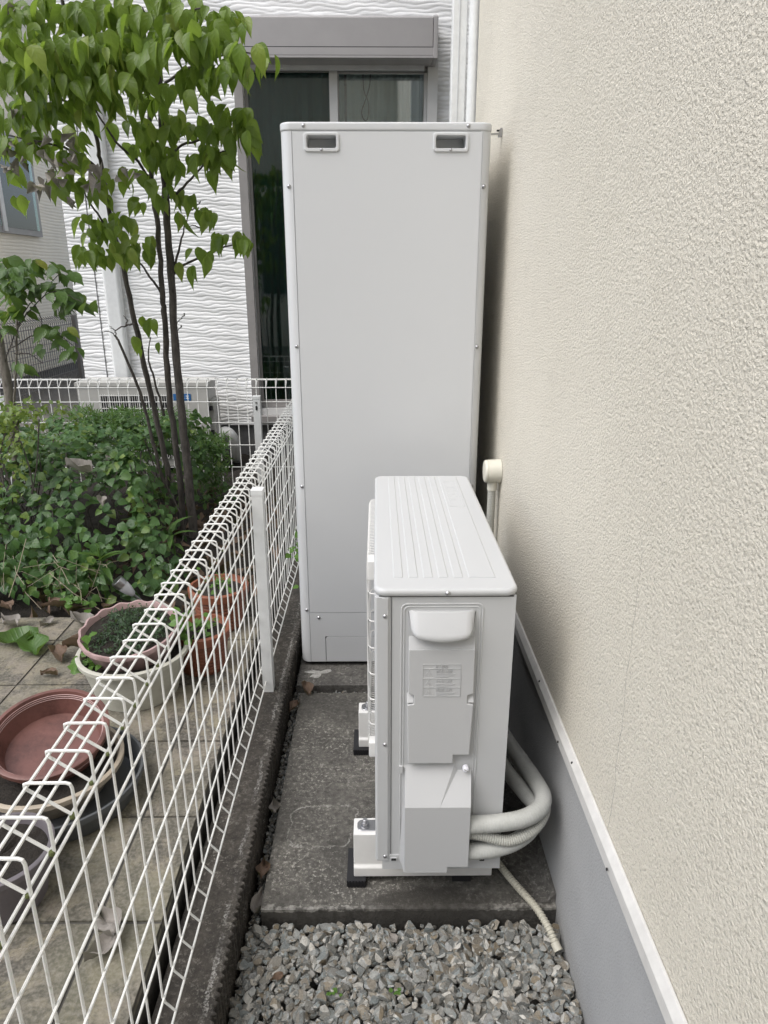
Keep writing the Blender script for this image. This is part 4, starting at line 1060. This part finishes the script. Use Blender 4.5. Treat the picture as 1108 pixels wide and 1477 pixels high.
# ------------------------------------------------------------------ thin tree at the left edge
t2b = P(12, 620, 3.2); t2b.z = .1
t2 = empty('young_tree', t2b, 'pale stemmed young tree with sparse leaves at the left edge', 'tree')
limb('trunk', [(28, 720, 3.2), (20, 620, 3.2), (8, 540, 3.2), (-6, 470, 3.2), (-20, 380, 3.2)], .032, .018, t2, M['bark2'], 10)
limb('branch', [(20, 590, 3.15), (24, 520, 3.12), (24, 440, 3.1), (22, 400, 3.1)], .007, .003, t2, M['bark2'], 6)
for b in ([(4, 530, 3.2), (30, 460, 3.1), (55, 425, 3.05), (88, 395, 3.0)], [(22, 480, 3.1), (50, 440, 3.05), (80, 420, 3.0), (118, 435, 2.98)], [(12, 505, 3.15), (45, 485, 3.1), (80, 480, 3.05), (112, 505, 3.02)], [(24, 430, 3.1), (10, 400, 3.1), (0, 385, 3.1)], [(20, 510, 3.1), (45, 512, 3.1), (62, 525, 3.1)], [(50, 440, 3.05), (58, 455, 3.05), (62, 470, 3.05)]):
    limb('branch', b, .004, .0016, t2, M['bark'], 5)
T2 = [leaf_tpl(1, .5, 5, .2, .3, dog), leaf_tpl(1, .6, 5, .12, .2, dog)]
for px, py, rx, ry, n in ((10, 385, 14, 10, 8), (22, 400, 20, 12, 14), (45, 385, 20, 8, 10), (75, 388, 14, 6, 6), (95, 398, 10, 5, 4), (15, 425, 18, 15, 12), (45, 420, 22, 12, 12), (75, 420, 18, 10, 10), (98, 432, 18, 10, 11), (88, 445, 14, 8, 8), (115, 440, 10, 5, 4), (135, 440, 6, 3, 1), (30, 450, 15, 10, 6), (10, 455, 12, 12, 6), (65, 480, 14, 8, 5), (90, 480, 12, 8, 4), (104, 510, 10, 8, 4), (85, 498, 7, 6, 2), (28, 530, 10, 6, 4), (55, 505, 10, 4, 2), (8, 480, 8, 8, 3)):
    for _ in range(int(n * 1.5 + .5)):
        a = random.uniform(0, 6.28); q = math.sqrt(random.random()); az = random.uniform(0, 6.28)
        pos = P(px + rx * q * math.cos(a), py + ry * q * math.sin(a) - 5, 3.05 + random.gauss(0, .06))
        if 'l2' not in globals(): l2 = []
        l2.append((pos, Vector((math.cos(az) * .8, math.sin(az) * .6 - .1, -.45)), Vector((0, -.55, .85)) + rv(.25), random.uniform(.05, .085)))
c2 = link('crown', bpy.data.meshes.new('m'), t2)
L2 = [leafmesh(t, M['leaf_tree2']) for t in T2]
j2 = Join()
for k, (pos, d, nr, s) in enumerate(l2):
    if k % 3 == 0: t = random.choice(T2); j2.add(t[0], t[1], orient(pos, d, nr, s), t[2])
c2.data = j2.mesh(M['leaf_tree2'])
for k, (pos, d, nr, s) in enumerate(l2):
    if k % 3: o = link('leaf', random.choice(L2), c2); o.matrix_basis = orient(pos, d, nr, s)

# ------------------------------------------------------------------ shrub mass of heart shaped leaves
def mound(x, y):
    fy = min(1, max(0, (y - 2.60) / .55)); fx = min(1, max(0, (-.90 - x + .10 * math.sin(5 * y)) / .22))
    h = .10 + .56 * fy ** .5 * fx ** .55
    return h + .07 * mnoise.noise((x * 3.2, y * 3.2, 9)) * fx
bs = empty('heart_leaf_shrub', (-1.6, 3.1, .1), 'dense low shrub of heart shaped green leaves behind the tiles', 'shrub')
HT = [leaf_tpl(1, .92, 4, .12, .22, heart), leaf_tpl(1, .8, 4, .22, .12, heart), leaf_tpl(1, .85, 4, .05, .35, heart)]
bl = []
cntr = 0
while cntr < 5000:
    x = random.uniform(-2.6, -.78); y = random.uniform(2.58, 4.1); m = mound(x, y)
    if m < .14 + random.random() * .06: continue
    dep = abs(random.gauss(0, .075))
    gx_ = (mound(x + .03, y) - m) / .03; gy_ = (mound(x, y + .03) - m) / .03
    nrm = Vector((-gx_, -gy_, 1.1)).normalized()
    pos = Vector((x, y, m)) - nrm * dep
    if pos.z < .12: continue
    clump = mnoise.noise((x * 6, y * 6, 2.2))
    if clump < -.08 and dep < .09 * (1 + clump): continue
    az = random.uniform(0, 6.28); d = Vector((math.cos(az), math.sin(az) - .25, -.35)); d = d - nrm * d.dot(nrm) * .6
    bl.append((pos, d, nrm * .9 + Vector((0, -.45, .35)) + rv(.27), random.uniform(.028, .054), dep)); cntr += 1
# front skirt hanging down over the dark space
for _ in range(500):
    x = random.uniform(-2.4, -1.12); z = random.uniform(.2, .46); y = 2.66 + (z - .2) * .35 + random.gauss(0, .05) + .06 * mnoise.noise((x * 4, z * 5, 1))
    if mnoise.noise((x * 5, z * 6, 7.1)) < -.05 - (z - .3): continue
    bl.append((Vector((x, y, z)), Vector((random.gauss(0, .6), -.2, -.7)), Vector((random.gauss(0, .25), -.9, .5)), random.uniform(.03, .048), 0))
front = sorted(bl, key=lambda t: (t[0] - Vector((0, 0, HC))).length / t[3] + t[4] * 400)
bj = Join()
for pos, d, nr, s, _ in front[300:]:
    t = random.choice(HT); bj.add(t[0], t[1], orient(pos, d, nr, s), t[2])
fo = link('foliage', bj.mesh(M['leaf_bush']), bs); fo['kind'] = 'stuff'
HM = [leafmesh(t, M['leaf_bush']) for t in HT]
M['leaf_bush_one'] = leaf_mat('heart_leaf', (.038, .095, .026), (.08, .165, .042), (.19, .28, .06), .28, 3, objrand=True)
for m_ in HM: m_.materials.clear(); m_.materials.append(M['leaf_bush_one'])
for pos, d, nr, s, _ in front[:300]:
    o = link('leaf', random.choice(HM), fo); o.matrix_basis = orient(pos, d, nr, s)
bm = bmesh.new()
for _ in range(70):
    x = random.uniform(-2.3, -1.0); y = random.uniform(2.62, 3.6); h = mound(x, y)
    tube(smooth_path([(x, y, .08), (x + random.gauss(0, .05), y + random.gauss(0, .05), h * .5), (x + random.gauss(0, .1), y + random.gauss(0, .1), h * .95)], 3), .003, 4, bm)
obj('stems', bm, M['bark'], bs)['kind'] = 'stuff'

# fine feathery plant in front of the back fence
fe = empty('feathery_plant', (-1.35, 4.15, .1), 'bright green feathery bush in front of the air conditioner unit', 'shrub')
FT = leaf_tpl(1, .16, 2, .1, .2, lance)
fj = Join()
for _ in range(5200):
    a = random.random(); px = random.choice((random.gauss(190, 45), random.gauss(300, 18), random.gauss(150, 35)))
    top = 592 + 14 * mnoise.noise((px * .03, 1, 4)) + (0 if px < 270 else 35)
    py = top + abs(random.gauss(0, 42 if px < 270 else 55))
    if px > 330: continue
    pos = P(px, py, 4.1 + random.gauss(0, .13))
    if pos.z < .12: continue
    fj.add(FT[0], FT[1], orient(pos, Vector((random.gauss(0, .7), random.gauss(0, .5), .25 + random.gauss(0, .5))), Vector((0, -.5, .8)) + rv(.4), random.uniform(.03, .06)), FT[2])
o = link('foliage', fj.mesh(M['leaf_fern']), fe); o['kind'] = 'stuff'
# yellow-green small leaved shrub on the left
ye = empty('yellow_green_shrub', (-1.85, 3.05, .1), 'yellow green small leaved shrub at the left edge beneath the young tree', 'shrub')
YT = leaf_tpl(1, .6, 3, .15, .2); yjn = Join()
for _ in range(950):
    px = random.gauss(8, 24); py = 590 + abs(random.gauss(0, 70)); 
    if random.random() < .3: px, py = random.gauss(50, 40), random.gauss(600, 12)
    pos = P(px, py, 2.95 + random.gauss(0, .1) + (0.25 if px > 40 else 0))
    if mnoise.noise((px * .05, py * .05, 3)) < -.12: continue
    yjn.add(YT[0], YT[1], orient(pos, rv() + Vector((0, 0, .2)), Vector((0, -.5, .8)) + rv(.4), random.uniform(.018, .034)), YT[2])
o = link('foliage', yjn.mesh(M['leaf_yellow']), ye); o['kind'] = 'stuff'
bm = bmesh.new()
for k in range(9): tube(smooth_path([P(5 + 4 * k, 800, 3.0), P(random.gauss(8, 20), 700, 2.98), P(random.gauss(10, 30), 605, 2.96)], 4), .003, 4, bm)
obj('stems', bm, M['bark'], ye)

# lance leaved plants
LT = [leaf_tpl(1, .2, 6, .25, .45, lance), leaf_tpl(1, .24, 6, .2, .25, lance)]
LMs = [leafmesh(t, M['leaf_lance']) for t in LT]
for px, py, Y, n, s, lab in ((143, 800, 2.68, 9, .12, 'lance leaved plant in front of the dense shrub'), (247, 772, 2.95, 8, .12, 'lance leaved plant between the tree stems and the fence'), (208, 762, 3.05, 7, .13, 'shaded lance leaved plant at the foot of the dense shrub')):
    b = P(px, py, Y); b0 = Vector((b.x, b.y, .1)); e = empty('lance_leaf_plant', b0, lab, 'plant', 'lance leaved plants in the bed')
    obj('stem', tube([b0, b0.lerp(b, .6) + Vector((.01, 0, 0)), b + Vector((0, 0, .03))], .004, 6), M['leaf_lance'], e)
    for k in range(n):
        az = k / n * 6.28 + random.uniform(-.3, .3)
        o = link('leaf', random.choice(LMs), e); o.matrix_basis = orient(b + Vector((0, 0, random.uniform(-.06, .03))), Vector((math.cos(az), math.sin(az), random.uniform(.15, .7))), Vector((0, 0, 1)), s * random.uniform(.75, 1.15))
# dry stems on the soil edge
bm = bmesh.new()
for _ in range(34):
    a = P(random.uniform(0, 160), random.uniform(812, 870), random.uniform(2.56, 2.66)); dr = Vector((random.gauss(0, .05), random.gauss(0, .03), random.gauss(0, .06)))
    p0, p1 = a - dr, a + dr; p0.z = max(p0.z, .11); p1.z = max(p1.z, .11)
    tube([p0, (p0 + p1) / 2 + rv(.008), p1], random.uniform(.0008, .0016), 4, bm)
o = obj('dry_stems', bm, M['twig']); tag(o, 'tangle of pale dry stems at the soil edge behind the tiles', 'dry stems', kind='stuff')

# solar garden light lying in the bed
gl = empty('garden_light', (-1.03, 2.64, .1), 'silver and frosted spike garden light leaning in the bed', 'garden light')
gm = Matrix.Translation(P(190, 855, 2.63)) @ Matrix.Rotation(R(-38), 4, 'Y') @ Matrix.Rotation(R(12), 4, 'X')
bm = lathe([(.006, -.012), (.012, -.008), (.021, .02), (.0245, .045), (.025, .05)], 24); bm.transform(gm); sh = obj('lamp_shade', bm, M['frost'], gl, 60)
bm = lathe([(.026, .050), (.0265, .052), (.0265, .078), (.024, .081), (.010, .082)], 24); bm.transform(gm); obj('cap', bm, M['steel'], gl, 40)
bm = tube([(0, 0, -.01), (0, 0, -.11)], .005, 8); bm.transform(gm); obj('spike', bm, M['steel'], gl)

# plants in the pots
HB = leaf_tpl(1, .35, 2, .1, .2, lance); hj = Join()
for _ in range(1700):
    a = random.uniform(0, 6.28); q = math.sqrt(random.random()) * .122
    if mnoise.noise((q * math.cos(a) * 14, q * math.sin(a) * 14, 5)) < -.15: continue
    lp_ = mtp @ Vector((q * math.cos(a), q * math.sin(a), .088 + abs(random.gauss(0, .018)) * (1.2 - q * 5)))
    hj.add(HB[0], HB[1], orient(lp_, rv() + Vector((0, 0, .4)), Vector((0, -.3, .9)) + rv(.4), random.uniform(.009, .019)), HB[2])
o = link('herb_plant', hj.mesh(M['leaf_herb'])); tag(o, 'fine leaved dark green herb filling the pink scalloped pot', 'plant')
CT = leaf_tpl(1, .95, 4, .08, .15, heart); CM = leafmesh(CT, M['leaf_clover'])
def sprig(name, label, centre, spread, n, s0, s1):
    e = empty(name, centre, label, 'plant'); c = Vector(centre)
    for _ in range(n):
        p = c + Vector((random.gauss(0, spread[0]), random.gauss(0, spread[1]), random.gauss(0, spread[2])))
        o = link('leaf', CM, e); o.matrix_basis = orient(p, Vector((random.gauss(0, .7), random.gauss(0, .6) - .2, -.15)), Vector((0, -.45, .9)) + rv(.25), random.uniform(s0, s1))
    bm = bmesh.new()
    for _ in range(7): tube(smooth_path([c + Vector((random.gauss(0, .02), .03, -spread[2])), c + Vector((random.gauss(0, spread[0]), 0, 0)), c + Vector((random.gauss(0, spread[0]), random.gauss(0, spread[1]), spread[2]))], 3), .0014, 4, bm)
    obj('stems', bm, M['leaf_clover'], e)
c_ = P(140, 958, 1.93); sprig('trailing_sprig', 'bright round leaved sprig spilling over the left of the white planter', c_, (.035, .02, .03), 60, .022, .036)
c_ = P(265, 905, 2.03); sprig('leafy_seedling', 'bright leafy seedling growing between pink and terracotta pots', c_, (.022, .02, .035), 34, .018, .032)
c_ = Vector((-.59, 2.14, .30)); sprig('potted_plant', 'small green plant inside the ribbed terracotta pot', c_, (.03, .03, .015), 30, .015, .026)
c_ = Vector((-.60, 2.44, .315)); sprig('potted_weed', 'few green leaves inside the farthest terracotta pot', c_, (.035, .035, .02), 22, .015, .026)
c_ = P(108, 868, 2.56); sprig('ground_sprig', 'light green sprig at the soil edge behind the pink pot', c_, (.03, .02, .015), 22, .022, .034)
c_ = P(418, 780, 2.75); c_.x = -.325; sprig('climbing_weed', 'weed growing through the fence foot beside the tank', c_, (.012, .09, .05), 26, .018, .032)

# fallen leaves
def curled(label, pos, s, az, mat, k=0, cat='fallen leaf', flat=0):
    rr = random.Random(int(s * 1e4) + k); V, Fc, UV = [], [], []
    n = 9
    for i in range(n + 1):
        for j in range(-4, 5):
            t = i / n; wd = .38 * dog(min(max(t, .02), .985)) * (1 + .1 * math.sin(9 * t + j)); u = j / 4
            zz = (.22 * abs(u) ** 1.5 + .10 * math.sin(5 * t + k) + .09 * math.sin(4 * u + 3 * t + k) + .05 * rr.uniform(-1, 1)) * (1 - flat)
            V.append(Vector((wd * u * (1 - .25 * (1 - flat) * abs(u)), t - .5, zz))); UV.append((u, t))
    for i in range(n):
        for j in range(8): a = i * 9 + j; Fc.append((a, a + 1, a + 10, a + 9))
    zmin = min(v.z for v in V)
    V = [Vector((v.x, v.y, v.z - zmin)) for v in V]
    jn = Join(); jn.add(V, Fc, Matrix.Translation(pos) @ Matrix.Rotation(az, 4, 'Z') @ Matrix.Diagonal((s, s, s, 1)), UV)
    o = link('fallen_leaf', jn.mesh(mat)); tag(o, label, cat, 'fallen leaves'); return o
TT = TZ + .002
curled('dry grey leaf lying behind the white fence on the near tiles', (-.555, 1.10, TT), .095, .7, M['leaf_dead'], 1)
curled('smaller dry grey leaf just below the other one on the near tiles', (-.545, 1.045, TT), .07, 2.4, M['leaf_dead'], 2)
curled('dry grey leaf on the tiles near the pink pot rim', (-1.13, 2.43, TT), .10, 1.3, M['leaf_dead'], 3)
curled('curled brown leaf on the tiles left of the white planter', (-1.06, 2.24, TT), .12, 2.2, M['leaf_brown'], 4)
curled('second curled brown leaf on the tiles left of the white planter', (-1.12, 2.19, TT), .10, .6, M['leaf_brown'], 5)
curled('tiny dark leaf curl on the tiles behind the brown bowl', (-1.10, 2.07, TT), .06, 1.5, M['leaf_brown'], 6)
curled('dry grey leaf at the left end of the tiles near the soil', (-1.40, 2.42, TT), .11, 1.0, M['leaf_dead'], 7)
curled('flat grey leaf scrap between dry leaves at the tile end', (-1.27, 2.44, TT), .06, 2.6, M['leaf_dead'], 8)
curled('fallen green leaf lying flat on the left tiles', (-1.33, 2.30, TT), .17, 1.9, M['leaf_lance'], 9, flat=.5)
curled('second fallen green leaf lying flat on the left tiles', (-1.24, 2.26, TT), .15, .5, M['leaf_lance'], 10, flat=.5)
curled('brown leaf in the gravel gap before the tank', (-.255, 2.20, -.008), .075, .3, M['leaf_brown'], 11)
curled('brown leaf beside the kerb just before the tank slab', (-.292, 2.10, -.01), .06, 2.7, M['leaf_brown'], 12)
curled('brown leaf in the gap beside the kerb next to the near block', (-.292, 1.40, -.016), .065, .1, M['leaf_brown'], 13)
curled('grey leaf in the gap beside the kerb at the slab middle', (-.294, 1.62, -.016), .055, .2, M['leaf_dead'], 14)
curled('brown leaf lodged beside the kerb at the slab front corner', (-.29, 1.31, -.03), .06, -.2, M['leaf_dead'], 15)
curled('withered grey leaf lying on top of the dense shrub', P(115, 682, 2.98), .12, 1.4, M['leaf_dead'], 16)
curled('small withered leaf on the right of the dense shrub', P(148, 728, 2.85), .07, .4, M['leaf_dead'], 17)
curled('dead leaf on the soil behind the left tile edge', P(80, 878, 2.56), .10, 1.7, M['leaf_brown'], 18)
curled('dead leaf on the soil at the far left', P(10, 880, 2.57), .09, .9, M['leaf_brown'], 19)
curled('withered leaf on the shrub near the tree stems', P(165, 665, 3.15), .07, 2.0, M['leaf_dead'], 20)
lit = Join()
for _ in range(260):
    x = random.uniform(-1.5, -.5); y = random.uniform(2.53, 4.3); t = random.choice(DL)
    lit.add(t[0], t[1], orient((x, y, .125), rv(), Vector((0, 0, 1)) + rv(.3), random.uniform(.03, .07)), t[2])
o = link('leaf_litter', lit.mesh(M['leaf_brown'])); tag(o, 'brown leaf litter on the dark soil of the bed', 'leaf litter', kind='stuff')
curled('pale dry leaf scrap lying on the gravel near the slab', (.03, 1.215, -.022), .032, .6, M['leaf_dead'], 21, flat=.5)
curled('tiny brown leaf scrap on the gravel near the kerb', (-.22, 1.12, -.022), .03, 2.1, M['leaf_brown'], 22, flat=.4)
# green sprouts in the gravel
for px, py, lab in ((480, 1432, 'tiny green weed growing in the gravel at the bottom centre'), (572, 1462, 'smaller green weed growing in the gravel right of centre')):
    b = P(px, py, 1.08); b.z = -.016; e = empty('gravel_weed', b, lab, 'weed', 'weeds in the gravel')
    for k in range(7):
        az = k * .9; o = link('leaf', CM, e); o.matrix_basis = orient(b + Vector((random.gauss(0, .006), random.gauss(0, .006), .004)), Vector((math.cos(az), math.sin(az), .3)), Vector((0, 0, 1)), random.uniform(.006, .011))
